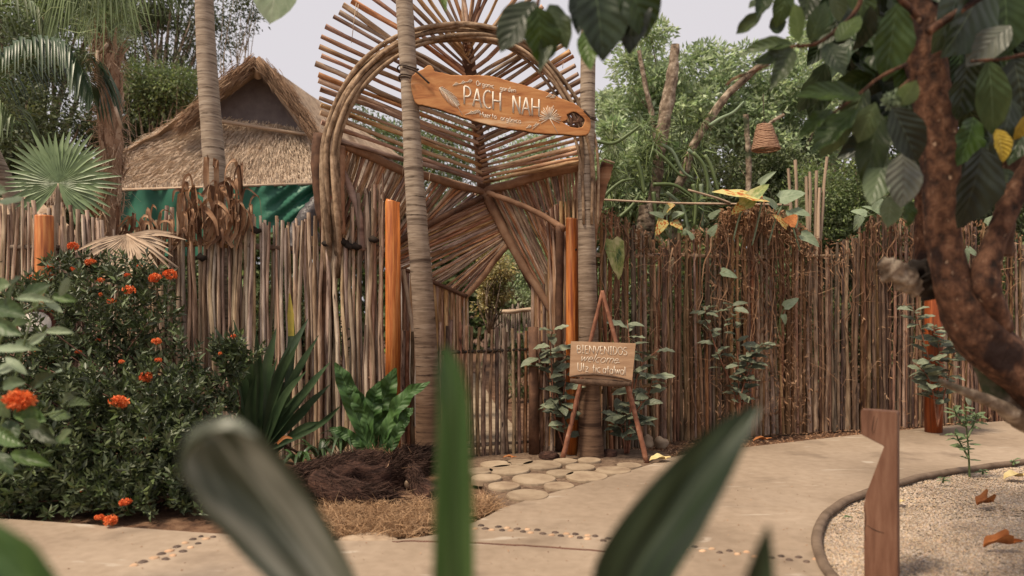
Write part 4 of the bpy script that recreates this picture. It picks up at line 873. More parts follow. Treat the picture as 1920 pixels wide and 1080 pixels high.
for (x, y, q) in ((490, 215, 1), (560, 200, 1), (630, 185, 1), (680, 500, -1), (640, 500, -1), (710, 490, -1), (1420, 330, 1), (1460, 340, 1), (1290, 620, -1), (1220, 640, -1)):
    ln((x, y), (x + 22, y - 22), (x + 40, y - 8), (x + 18, y + 8), (x, y)); ln((x - 15, y + 10), (x + 40, y - 14))
ln((1270, 660), (1340, 600)); ln((480, 225), (650, 180)); ln((600, 515), (720, 470))
dr.build('leaf_drawing', m_paint_thin, sign, kind='stuff')
for pts in ([(-20, 45), (30, 60), (110, 90), (180, 150), (245, 212)], [(-60, 150), (10, 145), (60, 160)], [(1850, 545), (1900, 555)], [(1780, 480), (1830, 535), (1862, 560)]):
    q = MB(); q.tube(catmull([SG(x, y, .05) for x, y in pts], 12), .009, 6); q.build('cord', m_rope, sign)
for cx_, cy_, Y, r in ((765, 130, 8.8, .092), (768, 147, 8.8, .094), (1102, 225, 9.15, .080)):
    q = MB(); c = P(cx_, cy_, Y); q.tube([c + Vector((cos(a) * r, sin(a) * r, .012 * sin(a * 2))) for a in np.linspace(0, 2 * pi, 25)], .007, 5, cap=False); q.build('cord', m_rope, sign)

# ================================================================== WELCOME EASEL
easel = thing('welcome_easel', G(1130, 862), 'rustic stick easel with a welcome board in front of the palm trunk', 'sign')
for pts, rr in (([(1055, 860, 8.92), (1072, 790, 8.95), (1100, 670, 8.98), (1130, 545, 9.0)], [.024, .02, .016]), ([(1213, 868, 8.75), (1190, 775, 8.82), (1160, 660, 8.92), (1129, 545, 8.98)], [.024, .022, .017]), ([(1150, 846, 9.7), (1140, 700, 9.4), (1131, 552, 9.02)], [.018, .015])):
    b = MB(); b.tube(catmull([P(*p) for p in pts], 20), rr, 8, fn=lambda i, j, a: 1 + .2 * mnoise.noise(Vector((cos(a), sin(a), i * .6)))); b.build('leg', m_easel, easel)
def EB(px, py, off=0): return P(px, py, 8.72 - (py - 640) * .0006 - off / DY)
b = MB(); cs = [(1071, 640), (1192, 644), (1185, 716), (1068, 706)]
for o_ in (0, .03):
    for c in cs: p = EB(*c); p.y += o_; b.v.append(p)
b.f += [(0, 1, 2, 3), (7, 6, 5, 4), (0, 4, 5, 1), (1, 5, 6, 2), (2, 6, 7, 3), (3, 7, 4, 0)]; b.build('board', m_board2, easel, smooth=False)
b = MB(); b.tube(catmull([EB(1069, 713), EB(1100, 716), EB(1150, 719), EB(1184, 720)], 16), [.010, .014, .015, .010], 8, flat=2.0, fn=lambda i, j, a: 1 + .3 * mnoise.noise(Vector((i * .6, j * 1.1, 0)))); b.build('ledge', m_bark_edge, easel)
b = MB(); b.tube(catmull([EB(1070, 706, .004), EB(1100, 702, .006), EB(1130, 703, .006), EB(1160, 708, .006), EB(1184, 714, .004)], 14), [.008, .022, .018, .008], 6, flat=.6, fn=lambda i, j, a: R(.8, 1.2)); b.build('bark_strip', m_bark_edge, easel)
me_ = lambda x, y: EB(1050 + x / 9.82, 620 + y / 9.82, .004)
write('BIENVENIDOS', (312, 408), (1235, 450), 140, me_, .0030, m_paint_thin, easel, sp=.1)
write('welcomé', (365, 560), (1150, 610), 150, me_, .0028, m_paint_thin, easel, slant=.35, sp=.08)
write('Utz', (325, 740), (525, 757), 150, me_, .0030, m_paint_thin, easel, sp=.1); write('tic', (600, 764), (745, 776), 150, me_, .0030, m_paint_thin, easel, sp=.1); write('atalwal', (790, 780), (1205, 815), 150, me_, .0030, m_paint_thin, easel, sp=.1)

# ================================================================== NOTCHED BOLLARD
bo = thing('notched_bollard', G(1654, 1076), 'square wooden bollard with an angled notch standing on the gravel', 'bollard')
wB = .148; prof = [(0, 0), (1, 0), (.985, .99), (.96, 1.0), (-.10, 1.0), (-.11, .98), (-.085, .855), (.60, .80), (.06, .515), (-.035, .43), (-.0, .40), (-.012, .2)]
def boll():
    dpt = .085; rot = Matrix.Rotation(radians(-35), 3, 'Z'); hgt = .855; bm = bmesh.new()
    a = [bm.verts.new(rot @ Vector(((u - .5) * wB, -dpt / 2, v * hgt))) for u, v in prof]; f = bm.faces.new(a)
    r = bmesh.ops.extrude_face_region(bm, geom=[f]); bmesh.ops.translate(bm, verts=[g for g in r['geom'] if isinstance(g, bmesh.types.BMVert)], vec=rot @ Vector((0, dpt, 0)))
    bmesh.ops.recalc_face_normals(bm, faces=bm.faces); bmesh.ops.bevel(bm, geom=bm.edges[:], offset=.003, segments=2, affect='EDGES')
    me = bpy.data.meshes.new('post'); bm.to_mesh(me); bm.free(); me.materials.append(m_bollard); o = bpy.data.objects.new('post', me); COL.objects.link(o); o.parent = bo; o.location.z = -.04
    for pts in ([(.02, .43), (.05, .36), (.0, .30), (.04, .24)], [(.06, .33), (.3, .31), (.42, .305), (.6, .30)], [(.3, .97), (.24, .90), (.26, .86)], [(.40, .96), (.3, .87)]):
        q = MB(); q.tube([bo.location + rot @ Vector(((u - .5) * wB, -dpt / 2 - .0005, v * hgt - .04)) for u, v in pts], [.0012, .0028, .001], 4, flat=.6); q.build('crack', m_dark, bo)
boll()

# ================================================================== LOG, ROCKS, GRASS, FALLEN LEAVES
log = thing('root_stump', G(690, 930), 'dark shaggy fallen root log lying in the bed beside the palm', 'log')
def lumpy(pts, rad, seg, sides, sd):
    b = MB(); b.tube(catmull(pts, seg), rad, sides, fn=lambda i, j, a: 1 + .28 * mnoise.noise(Vector((cos(a) * 1.6 + sd, sin(a) * 1.6, i * .09))) + .12 * mnoise.noise(Vector((cos(a) * 7, sin(a) * 7 + sd, i * .25)))); return b
lumpy([P(545, 925, 7.2), P(600, 912, 7.3), (P(660, 900, 7.5)), P(720, 893, 7.7), P(765, 874, 7.8), P(812, 862, 7.9)], [.17, .18, .19, .17, .10, .06], 60, 30, 1).build('trunk', m_log, log)
lumpy([P(770, 880, 7.7), P(786, 905, 7.55), P(800, 925, 7.4), P(812, 940, 7.3)], [.07, .06, .08, .10], 20, 18, 4).build('root', m_log, log)
lumpy([P(600, 900, 7.1), P(640, 925, 6.9), P(700, 930, 6.8), P(745, 935, 6.8)], [.10, .10, .08, .04], 30, 18, 7).build('root', m_log, log)
n = 7000; t = rng.random(n); lp = np.array([tuple(p) for p in catmull([P(545, 925, 7.2), P(600, 912, 7.3), P(660, 900, 7.5), P(720, 893, 7.7), P(765, 874, 7.8), P(812, 862, 7.9)], 100)]); li = (t * 99).astype(int)
a = rng.uniform(0, 6.28, n); rr = np.interp(t, [0, .5, .8, 1], [.17, .18, .11, .06]) * 1.05; d = np.stack([np.zeros(n), np.cos(a), np.sin(a)], 1); tg = norm(lp[np.minimum(li + 1, 100)] - lp[li])
p0 = lp[li] + d * rr[:, None]; p1 = p0 + tg * .04 + d * .015 + rng.normal(size=(n, 3)) * .012; p2 = p1 + tg * .05 + rng.normal(size=(n, 3)) * .02
strands('bark_fibre', p0, p1, p2, np.full(n, .006), m_strand_dark, log)
for pr, rr0 in (([P(600, 900, 7.1), P(640, 925, 6.9), P(700, 930, 6.8), P(745, 935, 6.8)], .10), ([P(770, 880, 7.7), P(786, 905, 7.55), P(800, 925, 7.4), P(812, 940, 7.3)], .075)):
    n = 900; lp = np.array([tuple(p) for p in catmull(pr, 100)]); li = rng.integers(0, 100, n); a = rng.uniform(0, 6.28, n); d = np.stack([np.cos(a) * .4, -np.abs(np.cos(a)), np.sin(a)], 1); tg = norm(lp[li + 1] - lp[li])
    p0 = lp[li] + norm(d) * (rr0 * 1.02 * (1 - .4 * li / 100))[:, None]; p1 = p0 + tg * .04 + d * .012 + rng.normal(size=(n, 3)) * .012; p2 = p1 + tg * .05 + rng.normal(size=(n, 3)) * .02
    strands('root_hair', p0, p1, p2, np.full(n, .006), m_strand_dark, log)
n = 9000; gp_ = []
while len(gp_) < n:
    x, y = rng.normal(720, 62), rng.normal(968, 15)
    if mnoise.noise(Vector((x * .035, y * .10, 5))) < R(-.5, .15): continue
    if R(0, 1) < .12: x, y = R(880, 925), R(935, 962)
    if 600 < x < 930 and 935 < y < 1003 and (y < 1000 - max(0, (x - 780)) * .33): g = G(x, y); gp_.append((g.x, g.y, -.03))
p0 = np.array(gp_); d = rng.normal(size=(n, 3)) * [.045, .03, .022] + [0, 0, .035]; p1 = p0 + d; p2 = p1 + rng.normal(size=(n, 3)) * [.045, .03, .025] + [0, 0, -.0]
g_ = strands('dry_grass', p0, p1, p2, np.full(n, .0045), m_drygrass)
def rock(px, py, w, hh, mat, label, cat='rock', grp=None, name='rock', z=-.02):
    c = G(px, py, 0); r = w / 2 * (c.y / DY) / K; hz = hh * (c.y / DY) / K; sd = R(0, 99)
    bm = bmesh.new(); bmesh.ops.create_icosphere(bm, subdivisions=3, radius=1)
    for v in bm.verts: v.co = Vector((v.co.x * r, v.co.y * r * .8, v.co.z * hz * .75 + hz * .3)) * (1 + .3 * mnoise.noise(v.co * 1.2 + Vector((sd, 0, 0))) + .08 * mnoise.noise(v.co * 4))
    me = bpy.data.meshes.new(name); bm.to_mesh(me); bm.free(); me.materials.append(mat); me.polygons.foreach_set('use_smooth', [True] * len(me.polygons))
    o = bpy.data.objects.new(name, me); COL.objects.link(o); o.location = (c.x, c.y, z); return tag(o, label, cat, grp)
rock(1240, 832, 26, 16, m_rock, 'tan rounded rock by the fence foot right of the easel')
rock(1214, 832, 22, 20, m_heart and m_rock, 'pale tilted stone next to the right easel leg')
rock(1030, 856, 40, 14, m_log, 'dark clump of coconut husk beside the left easel leg', 'husk', name='coconut_husk')
rock(1142, 852, 30, 14, m_log, 'brown husk lump between palm foot and right easel leg', 'husk', name='coconut_husk')
rock(1252, 818, 16, 8, m_gable, 'small dark stone behind the tan rock')
rock(905, 935, 90, 26, m_kerb, 'low rounded concrete boulder at the tip of the planting bed', z=-.1)
rock(770, 905, 28, 14, m_rock, 'pale stone under the arching root of the log')
rock(906, 952, 36, 5, m_rock, 'flat pale stone in the dry grass by the bed corner', z=-.03)
rock(692, 1002, 100, 5, m_rock, 'thin pale slab lying in the dry grass below the log', 'stone', name='flat_slab', z=-.03)
def fallen(px, py, L_, w, ang, mat, label, curl=.4, name='fallen_leaf'):
    c = G(px, py, .0) + Vector((0, 0, .01)); d = Vector((cos(ang), sin(ang), 0)); b = MB()
    b.blade([c - d * L_ / 2, c - d * L_ * .2 + Vector((0, 0, L_ * .12)), c + d * L_ * .2 + Vector((0, .02, L_ * .05)), c + d * L_ / 2 + Vector((0, 0, L_ * .15))], [w * .1, w * .8, w, w * .7, w * .1], (0, 0, 1), curl * 2, 14, wave=.35 if curl > .5 else .10, wf=2.3, twist=.8 if curl > .5 else .2)
    return tag(b.build(name, mat), label, 'leaf')
fallen(1848, 950, .135, .07, .2, m_tan, 'curled brown leaf lying alone in the middle of the gravel', 1)
fallen(1882, 1030, .22, .06, .0, m_tan, 'long rolled orange brown leaf on the gravel at the lower right', 1)
fallen(1905, 900, .2, .1, .1, m_straw, 'pale tan leaf on the gravel beside the kerb at the right edge', .3)
fallen(1690, 945, .07, .04, .3, m_straw, 'small yellow leaf on the gravel just behind the bollard', .2)
fallen(1590, 975, .06, .035, -.5, m_noni_light, 'small green leaf on the gravel by the kerb left of the bollard', .2)
fallen(1238, 866, .19, .12, .1, m_straw, 'yellow leaf on the ground beside the right easel leg', .2)
fallen(1430, 829, .2, .06, .1, m_tan, 'reddish dry leaf on the soil strip at the edge of the path', .4)
fallen(955, 862, .13, .06, -.2, m_tan, 'orange dry leaf on the paving discs by the gate foot', .2)
fallen(600, 985, .1, .05, -.2, m_dry, 'brown dry leaf at the foot of the shaggy log', .3)

# ================================================================== TREES AND BACKGROUND
def crown_pts(center, rad, nclump, per, cr, shell=.55, flatten=1.0):
    C = []; 
    while len(C) < nclump:
        v = rng.normal(size=3); v /= np.linalg.norm(v); rr = rng.uniform(shell, 1.0) if rng.random() < .8 else rng.uniform(.1, shell)
        C.append(np.array(center) + v * rr * np.array(rad))
    C = np.array(C); sz = rng.uniform(.6, 1.4, nclump) * cr
    idx = np.repeat(np.arange(nclump), per); off = rng.normal(size=(len(idx), 3)); off = norm(off) * (rng.random((len(idx), 1)) ** .45)
    pts = C[idx] + off * sz[idx][:, None] * [1, 1, .7 * flatten]; dirs = off + (C[idx] - np.array(center)) / np.array(rad) * .4 + rng.normal(size=off.shape) * .5 - [0, 0, .25]
    return C, pts, dirs
def tree(name, px, py, Y, rx, rz, ncl, per, cr, ls, lw, mat, label, cat='tree', group=None, bark=m_bark2, tr=.12, ry=None, root=None, shell=.5):
    c = P(px, py, Y); rX = rx * Y / K; rZ = rz * Y / K; ry = ry or rX * .8
    base = root or Vector((c.x + R(-.3, .3), c.y, 0)); t = thing(name, base, label, cat, group)
    C, pts, dirs = crown_pts(c, (rX, ry, rZ), ncl, per, cr, shell); leaf_cloud('crown', pts, dirs, np.full(len(pts), ls), lw, mat, t)
    b = MB(); fork = base.lerp(c, .55); b.tube(catmull([base, base.lerp(fork, .5) + Vector((R(-.1, .1), 0, 0)), fork], 8), [tr, tr * .8, tr * .7], 9)
    for q in C[:min(26, ncl)]:
        q = Vector(q); m = fork.lerp(q, .5) + Vector((R(-.2, .2), R(-.2, .2), R(0, .3))); b.tube(catmull([fork, m, q], 7), [tr * .5, tr * .22, tr * .07], 5)
    b.build('trunk', bark, t); return t
# left dark trees
GT = 'trees behind the fences'
tree('broadleaf_tree', 30, 290, 17, 230, 210, 130, 330, .45, .085, .42, m_lf_dark, 'dark dense tree filling the upper left corner behind the fan leaf', group=GT, tr=.2)
tree('broadleaf_tree', 300, 250, 19, 130, 120, 70, 330, .42, .085, .4, m_lf_dark, 'dark bushy tree between the shaggy palm and the hut roof', group=GT)
tree('broadleaf_tree', 290, 40, 21, 165, 120, 85, 150, .40, .085, .38, m_lf_dark, 'loose tree with sky gaps above the hut behind the pale palm trunk', group=GT, tr=.16)
tree('broadleaf_tree', 300, 170, 18, 80, 45, 24, 260, .34, .08, .4, m_lf_mid, 'lighter green leafy bough between shaggy palm and pale trunk', group=GT, tr=.07)
tree('broadleaf_tree', 445, 15, 20, 55, 45, 14, 60, .28, .08, .4, m_lf_dark, 'thin twiggy crown against the sky right of the pale palm trunk', group=GT, tr=.05)
tree('broadleaf_tree', 70, 60, 22, 190, 120, 70, 260, .5, .1, .4, m_lf_mid, 'tall green tree at the top left behind the feather palm', group=GT, tr=.2)
# right pale green trees
tree('feathery_tree', 1250, 180, 17, 150, 140, 64, 260, .32, .11, .40, m_lf_pale, 'pale feathery tree right of the right palm trunk', group=GT, tr=.1)
tree('feathery_tree', 1430, 250, 18, 170, 150, 80, 280, .36, .11, .40, m_lf_pale, 'pale green tree behind the hanging wicker lamp', group=GT, tr=.1)
tree('feathery_tree', 1560, 130, 20, 160, 110, 46, 160, .36, .11, .40, m_lf_pale, 'pale tree top showing left of the big glossy leaves', group=GT, tr=.1)
tree('feathery_tree', 1190, 330, 15, 100, 110, 50, 260, .30, .15, .36, m_lf_pale, 'mid green bush crown just right of the right palm trunk', group=GT, tr=.06)
tree('broadleaf_tree', 1560, 390, 13.5, 120, 90, 60, 300, .28, .055, .45, m_lf_mid, 'dense small leaved dark bush behind the dip of the right fence', group=GT, tr=.08)
tree('broadleaf_tree', 1420, 350, 15.5, 130, 80, 50, 300, .32, .07, .4, m_lf_dark, 'dark shaded bush behind the yellow mottled leaf', group=GT, tr=.08)
tree('broadleaf_tree', 1800, 300, 15, 200, 240, 110, 260, .4, .085, .4, m_lf_dark, 'dark tree behind the leaning red brown trunk at the right', group=GT, tr=.14)
tree('broadleaf_tree', 760, 300, 24, 170, 110, 60, 260, .5, .1, .4, m_lf_mid, 'tree seen through the roof sticks of the arch on the left', group=GT, tr=.12)
tree('broadleaf_tree', 1010, 330, 22, 90, 90, 36, 240, .42, .09, .35, m_lf_pale, 'pale tree seen through the roof sticks on the right', group=GT, tr=.1)
tree('broadleaf_tree', 925, 520, 14.5, 34, 70, 40, 170, .16, .05, .4, M('ochre_leaf', [(.3, (.26, .25, .10)), (.7, (.56, .44, .2))], ns=2, bump=0, isl=.8, hue=.05, trans=.3), 'ochre and green shrub seen through the doorway', cat='shrub', tr=.03)
tree('broadleaf_tree', 985, 505, 19, 45, 70, 40, 200, .26, .075, .3, m_lf_pale, 'dark leafy plant seen at the right of the doorway', cat='shrub', tr=.05)
tree('broadleaf_tree', 975, 690, 15, 26, 60, 16, 160, .16, .05, .4, m_lf_mid, 'low green bush behind the stick gate', cat='shrub', tr=.03)
for i, (x, Y, z) in enumerate([(1180, 11.6, 600), (1320, 12.2, 600), (1470, 13, 600), (1640, 13.4, 600), (1830, 14.2, 600)]):
    tree('hedge_shrub', x, z, Y, 95, 130, 46, 170, .22, .06, .42, [m_lf_mid, m_lf_dark][i % 2], ['green shrub behind the fence next to the welcome easel', 'dark shrub behind the fence left of the dip', 'green shrub behind the fence below the mottled leaf', 'dark shrub behind the fence in its dip', 'green shrub behind the fence right of the leaning tree'][i], cat='shrub', group='shrubs hidden behind the right fence', tr=.03)
for i, (x, Y) in enumerate([(60, 10.6), (330, 11.2), (560, 11)]):
    tree('hedge_shrub', x, 620, Y, 110, 150, 40, 150, .22, .06, .42, m_lf_dark, ['dark shrub behind the far left fence', 'dark shrub behind the left fence below the hut', 'dark shrub behind the fence left of the arch'][i], cat='shrub', group='shrubs hidden behind the left fence', tr=.03)
# far wood closing the view
n = 90000; xx = rng.uniform(-34, 34, n); hh = np.array([6.0 + 1.6 * mnoise.noise(Vector((x * .25, 0, 0))) + 1.0 * mnoise.noise(Vector((x * .9, 4, 0))) for x in xx])
yy = 24 + rng.random(n) * 3.0; zz = hh * rng.random(n) ** .8
leaf_cloud('far_wood', np.stack([xx, yy, zz], 1), rng.normal(size=(n, 3)) - [0, .6, .2], np.full(n, .36), .6, m_lf_mid, None, 'stuff')

# trunks of the right background
bt = thing('pollarded_tree', Vector((P(1212, 0, 11.9).x, 11.9 * DY, 0)), 'pollarded tree with bare mossy trunks draped in climbing cactus', 'tree')
for pts, rr in (([(1212, 800, 11.8), (1212, 450, 11.8), (1222, 400, 11.8), (1232, 330, 11.8), (1238, 270, 11.8), (1252, 190, 11.8), (1262, 130, 11.8), (1266, 84, 11.8)], [.08, .085, .07, .065, .07, .08, .062, .05]),
                ([(1240, 420, 11.8), (1280, 330, 11.8), (1302, 270, 11.8), (1330, 225, 11.8), (1362, 180, 11.8), (1400, 145, 11.8), (1452, 98, 11.8)], [.05, .055, .05, .05, .045, .04, .028]),
                ([(1236, 330, 12.2), (1225, 230, 12.2), (1210, 160, 12.2), (1198, 95, 12.2)], [.035, .032, .025]),
                ([(1205, 460, 11.6), (1208, 420, 11.6), (1206, 385, 11.6)], [.10, .085, .05]),
                ([(1400, 440, 12.5), (1404, 330, 12.5), (1402, 270, 12.5), (1398, 215, 12.5)], [.035, .035, .03]), ([(1402, 290, 12.5), (1440, 235, 12.5), (1470, 215, 12.5)], [.02, .02, .02])):
    b = MB(); b.tube(catmull([P(*p) for p in pts], 36), rr, 11, fn=lambda i, j, a: 1 + .30 * mnoise.noise(Vector((cos(a) * 1.5, sin(a) * 1.5, i * .5 + pts[0][0]))) + .15 * mnoise.noise(Vector((cos(a) * 4, sin(a) * 4, i * 1.3)))); b.build('trunk', m_bark2, bt)
# climbing cactus stems, arching over
cs_ = [[(1240, 270), (1262, 285), (1280, 320), (1300, 335)], [(1222, 278), (1250, 300), (1272, 325), (1284, 330)], [(1300, 285), (1320, 310), (1328, 345), (1325, 378)], [(1290, 280), (1312, 300), (1326, 330), (1338, 370)], [(1225, 345), (1262, 346), (1290, 362), (1312, 382)], [(1195, 300), (1203, 330), (1208, 360), (1211, 352)], [(1250, 360), (1278, 385), (1288, 415), (1290, 440)], [(1322, 290), (1335, 315), (1345, 350), (1352, 372)], [(1300, 345), (1305, 380), (1302, 425)], [(1315, 345), (1316, 385), (1318, 428)], [(1118, 264), (1150, 268), (1180, 250), (1200, 235)], [(1120, 385), (1140, 360), (1165, 340), (1190, 335)], [(1330, 235), (1350, 222), (1375, 210), (1395, 190)], [(1225, 360), (1228, 390), (1232, 415)], [(1160, 408), (1185, 385), (1200, 360)]]
for i, c in enumerate(cs_):
    b = MB(); b.tube(catmull([P(x, y, 11.4 - (i % 3) * .1) for x, y in c], 14), [.022, .02, .012], 5, fn=lambda i, j, a: 1.3 if j % 2 else .8); b.build('cactus_stem', m_heart if i % 3 == 0 else m_frond, bt)
n = 1300; C = []
for k in range(34): C.append(P(R(1130, 1330), R(225, 400), R(11.4, 12.3)))
C = np.array([tuple(c) for c in C]); id_ = rng.integers(0, len(C), n); d = rng.normal(size=(n, 3)) + [0, -.3, .1]; d = norm(d); p0 = C[id_]
strands('strap_leaves', p0 + d * .04, p0 + d * .13 + rng.normal(size=(n, 3)) * .03, p0 + d * .24 + rng.normal(size=(n, 3)) * .05 - [0, 0, .08], rng.uniform(.010, .022, n), m_lf_mid, bt)

# hanging wicker lamps
def lamp(px, py, w0, w1, hgt, Y, label, tilt=0.0):
    t = thing('wicker_lamp', P(px, py + hgt, Y), label, 'lamp', 'wicker lamps hanging in the trees'); s = Y / K
    for k in range(15):
        u = k / 14; r = (w0 + (w1 - w0) * u ** .9) / 2 * s; c = P(px + tilt * u, py + hgt * u, Y); b = MB()
        b.tube([c + Vector((cos(a) * r, sin(a) * r, R(-.004, .004))) for a in np.linspace(0, 2 * pi, 21)], .011, 5, cap=False); b.build('wicker_ring', m_wicker, t)
    b = MB()
    for a in np.linspace(0, 2 * pi, 16)[:-1]:
        b.tube([P(px, py, Y) + Vector((cos(a) * w0 / 2 * s, sin(a) * w0 / 2 * s, 0)), P(px + tilt, py + hgt, Y) + Vector((cos(a) * w1 / 2 * s, sin(a) * w1 / 2 * s, 0))], .008, 4)
    b.build('wicker_ribs', m_wicker, t)
    b = MB(); b.tube([P(px - 2, py - 60, Y), P(px, py, Y)], .005, 4); b.tube([P(px - w0 / 2, py + 2, Y), P(px, py - 8, Y), P(px + w0 / 2, py + 2, Y)], .008, 4); b.build('cord', m_rope, t)
lamp(1433, 236, 26, 50, 44, 11.2, 'woven wicker lamp shade hanging above the mottled yellow leaf', 3)
lamp(1718, 192, 24, 46, 36, 11.5, 'wicker lamp shade half hidden behind the red brown trunk')

# cord line across the tops, stakes
q = MB(); q.tube(catmull([P(1085, 372, 11), P(1240, 380, 11), P(1340, 382, 11), P(1480, 384, 11.2)], 14), .012, 6); tag(q.build('slim_pole', m_pole), 'slim horizontal pole above the right fence below the cactus stems', 'pole')
q = MB(); q.tube(catmull([P(1290, 356, 11), P(1340, 370, 11), P(1370, 381, 11)], 8), .012, 6); tag(q.build('slim_pole', m_pole), 'short slanting pole meeting the horizontal pole by the cactus', 'pole')
for i, (a_, b_) in enumerate([((1497, 400), (1478, 316)), ((1500, 400), (1491, 300)), ((1512, 400), (1512, 331)), ((1519, 400), (1518, 322)), ((1522, 410), (1531, 320)), ((1532, 405), (1551, 294)), ((1528, 420), (1537, 352))]):
    o = stick(P(a_[0], a_[1] + 160, 11.9), P(*b_, 11.9), .022, S_POLE, None, 'garden_stake')
    tag(o, ['leftmost stake of the bundle behind the right fence, leaning left', 'thin stake second from the left in the bundle behind the right fence', 'straight middle stake of the bundle, left of the thickest one', 'straight stake just right of the middle of the bundle', 'stake third from the right in the bundle behind the fence', 'tallest stake of the bundle, leaning to the right', 'shortest stake of the bundle, low on its right side'][i], 'stake', 'bundle of stakes behind the right fence')

# mottled / heart leaves on the right fence
cal = thing('caladium_plant', P(1390, 430, 10.6), 'plant with a large yellow and rust mottled leaf on top of the right fence', 'plant')
leaf(P(1430, 372, 10.5), P(1338, 352, 10.3), .36, LS_CAL, cal, (0, -.6, 1), .05); leaf(P(1395, 385, 10.45), P(1440, 338, 10.4), .20, LS_HY, cal, (.2, -1, .5)); leaf(P(1400, 380, 10.5), P(1372, 400, 10.4), .16, LS_CAL, cal)
for (a_, b_, w, s) in (((1425, 345), (1452, 318), .1, LS_HEART), ((1462, 372), (1510, 355), .20, LS_HEART), ((1455, 390), (1430, 362), .12, LS_HEART), ((1480, 395), (1498, 422), .14, LS_HEART), ((1490, 395), (1520, 400), .14, LS_HEART), ((1502, 440), (1540, 456), .18, LS_HEART), ((1475, 425), (1455, 400), .12, LS_CAL), ((1330, 408), (1350, 392), .08, LS_HEART)): leaf(P(*a_, 10.6), P(*b_, 10.5), w, s, cal)
for pts in ([(1410, 460), (1420, 420), (1430, 372)], [(1440, 460), (1455, 410), (1470, 378)], [(1375, 450), (1385, 410), (1395, 386)], [(1500, 470), (1488, 430), (1480, 395)]):
    b = MB(); b.tube(catmull([P(x, y, 10.6) for x, y in pts], 8), .009, 5); b.build('stem', m_heart, cal)
leaf(P(1478, 420, 10.5), P(1494, 402, 10.45), .16, leaf_set(m_tan, 'heart', c=1), cal)
cal2 = thing('caladium_plant', P(1262, 470, 10.6), 'small plant with rust and yellow leaves rising behind the fence dip near the palm', 'plant')
for (a_, b_, w, s) in (((1244, 405), (1222, 396), .08, LS_HEART), ((1250, 402), (1252, 384), .11, LS_HEART), ((1262, 405), (1280, 396), .11, LS_HEART), ((1262, 415), (1280, 428), .13, LS_CAL), ((1245, 412), (1232, 440), .14, LS_CAL), ((1250, 392), (1262, 382), .14, LS_CAL)): leaf(P(*a_, 10.5), P(*b_, 10.4), w, s, cal2)
for xx in (1240, 1250, 1262): b = MB(); b.tube(catmull([P(1258, 450, 10.6), P((1258 + xx) / 2 - 2, 430, 10.55), P(xx, 404, 10.5)], 6), .007, 5); b.build('stem', m_heart, cal2)
vh = thing('climbing_vine', P(1160, 700, 9.4), 'vine with scattered pale heart shaped leaves climbing the right fence', 'vine')
for (a_, b_, w, s) in (((1148, 450), (1166, 522), .22, LS_HY), ((1352, 508), (1386, 516), .13, LS_HEART), ((1470, 575), (1500, 558), .12, LS_HEART), ((1468, 590), (1475, 608), .08, LS_HEART), ((1625, 400), (1600, 392), .12, LS_HEART), ((1640, 395), (1660, 372), .16, LS_HEART), ((1612, 405), (1604, 432), .13, LS_HEART), ((1650, 402), (1625, 380), .14, LS_HEART), ((1812, 465), (1840, 480), .10, LS_HEART), ((1810, 470), (1818, 500), .09, LS_HEART), ((1820, 400), (1850, 392), .14, LS_HEART), ((1850, 420), (1880, 400), .14, LS_HEART), ((1330, 440), (1345, 420), .1, LS_HEART), ((1810, 745), (1825, 758), .1, LS_VAR), ((1300, 448), (1290, 430), .08, LS_HEART), ((1660, 405), (1690, 398), .14, LS_HEART)):
    Y = fenceY(a_[0]) - .12; leaf(P(*a_, Y), P(*b_, Y - .03), w, s, vh)
for pts in ([(1130, 418), (1138, 430), (1148, 450)], [(1600, 430), (1620, 408), (1650, 400)], [(1465, 630), (1462, 600), (1470, 576)]): b = MB(); b.tube(catmull([P(x, y, fenceY(x) - .1) for x, y in pts], 6), .006, 5); b.build('stem', m_frond, vh)

# ================================================================== PLANTS WITH COUNTABLE LEAVES
def leafy(name, stems, Y, nl, Ls, lw, lset, label, cat='plant', group=None, stem_mat=m_frond, root=None, spread=1.0, sag=.0, ground=True):
    r0 = stems[0][0]; root = root or Vector((P(r0[0], r0[1], Y).x, Y * DY, 0)); t = thing(name, root, label, cat, group)
    for st in stems:
        ps = catmull([P(x, y, Y + R(-.1, .1)) for x, y in st], 20); b = MB(); b.tube(ps, [.009, .004], 5); b.build('stem', stem_mat, t)
        for k in range(nl):
            i = int(20 * (.25 + .75 * (k + R(0, .8)) / nl)); p = ps[min(i, 20)]; a = k * 2.4 + R(-.4, .4); L_ = Ls * R(.7, 1.2)
            d = Vector((cos(a), sin(a) * .8 - .25, R(-.1, .6) - sag)).normalized(); leaf(p, p + d * L_, L_ * lw, lset, t, (0, -.5, 1), .4)
    return t
leafy('grey_leaved_plant', [[(1385, 800), (1378, 740), (1345, 660), (1325, 600), (1322, 575)], [(1385, 800), (1385, 730), (1382, 640), (1375, 590), (1372, 570)], [(1388, 800), (1395, 740), (1400, 690), (1410, 650)], [(1386, 800), (1392, 730), (1420, 660), (1432, 645)]], 10.4, 22, .165, .46, LS_VAR, 'grey green leafy plant on thin stems against the middle of the right fence', stem_mat=m_easel)
leafy('grey_leaved_plant', [[(1060, 846), (1040, 780), (1035, 700), (1032, 640), (1040, 612)], [(1060, 846), (1050, 760), (1020, 690), (1008, 665)], [(1062, 846), (1055, 760), (1062, 700), (1060, 640)], [(1062, 846), (1058, 790), (1045, 740)]], 9.2, 14, .20, .46, LS_VAR, 'grey green plant between the gate post and the left easel leg', stem_mat=m_easel)
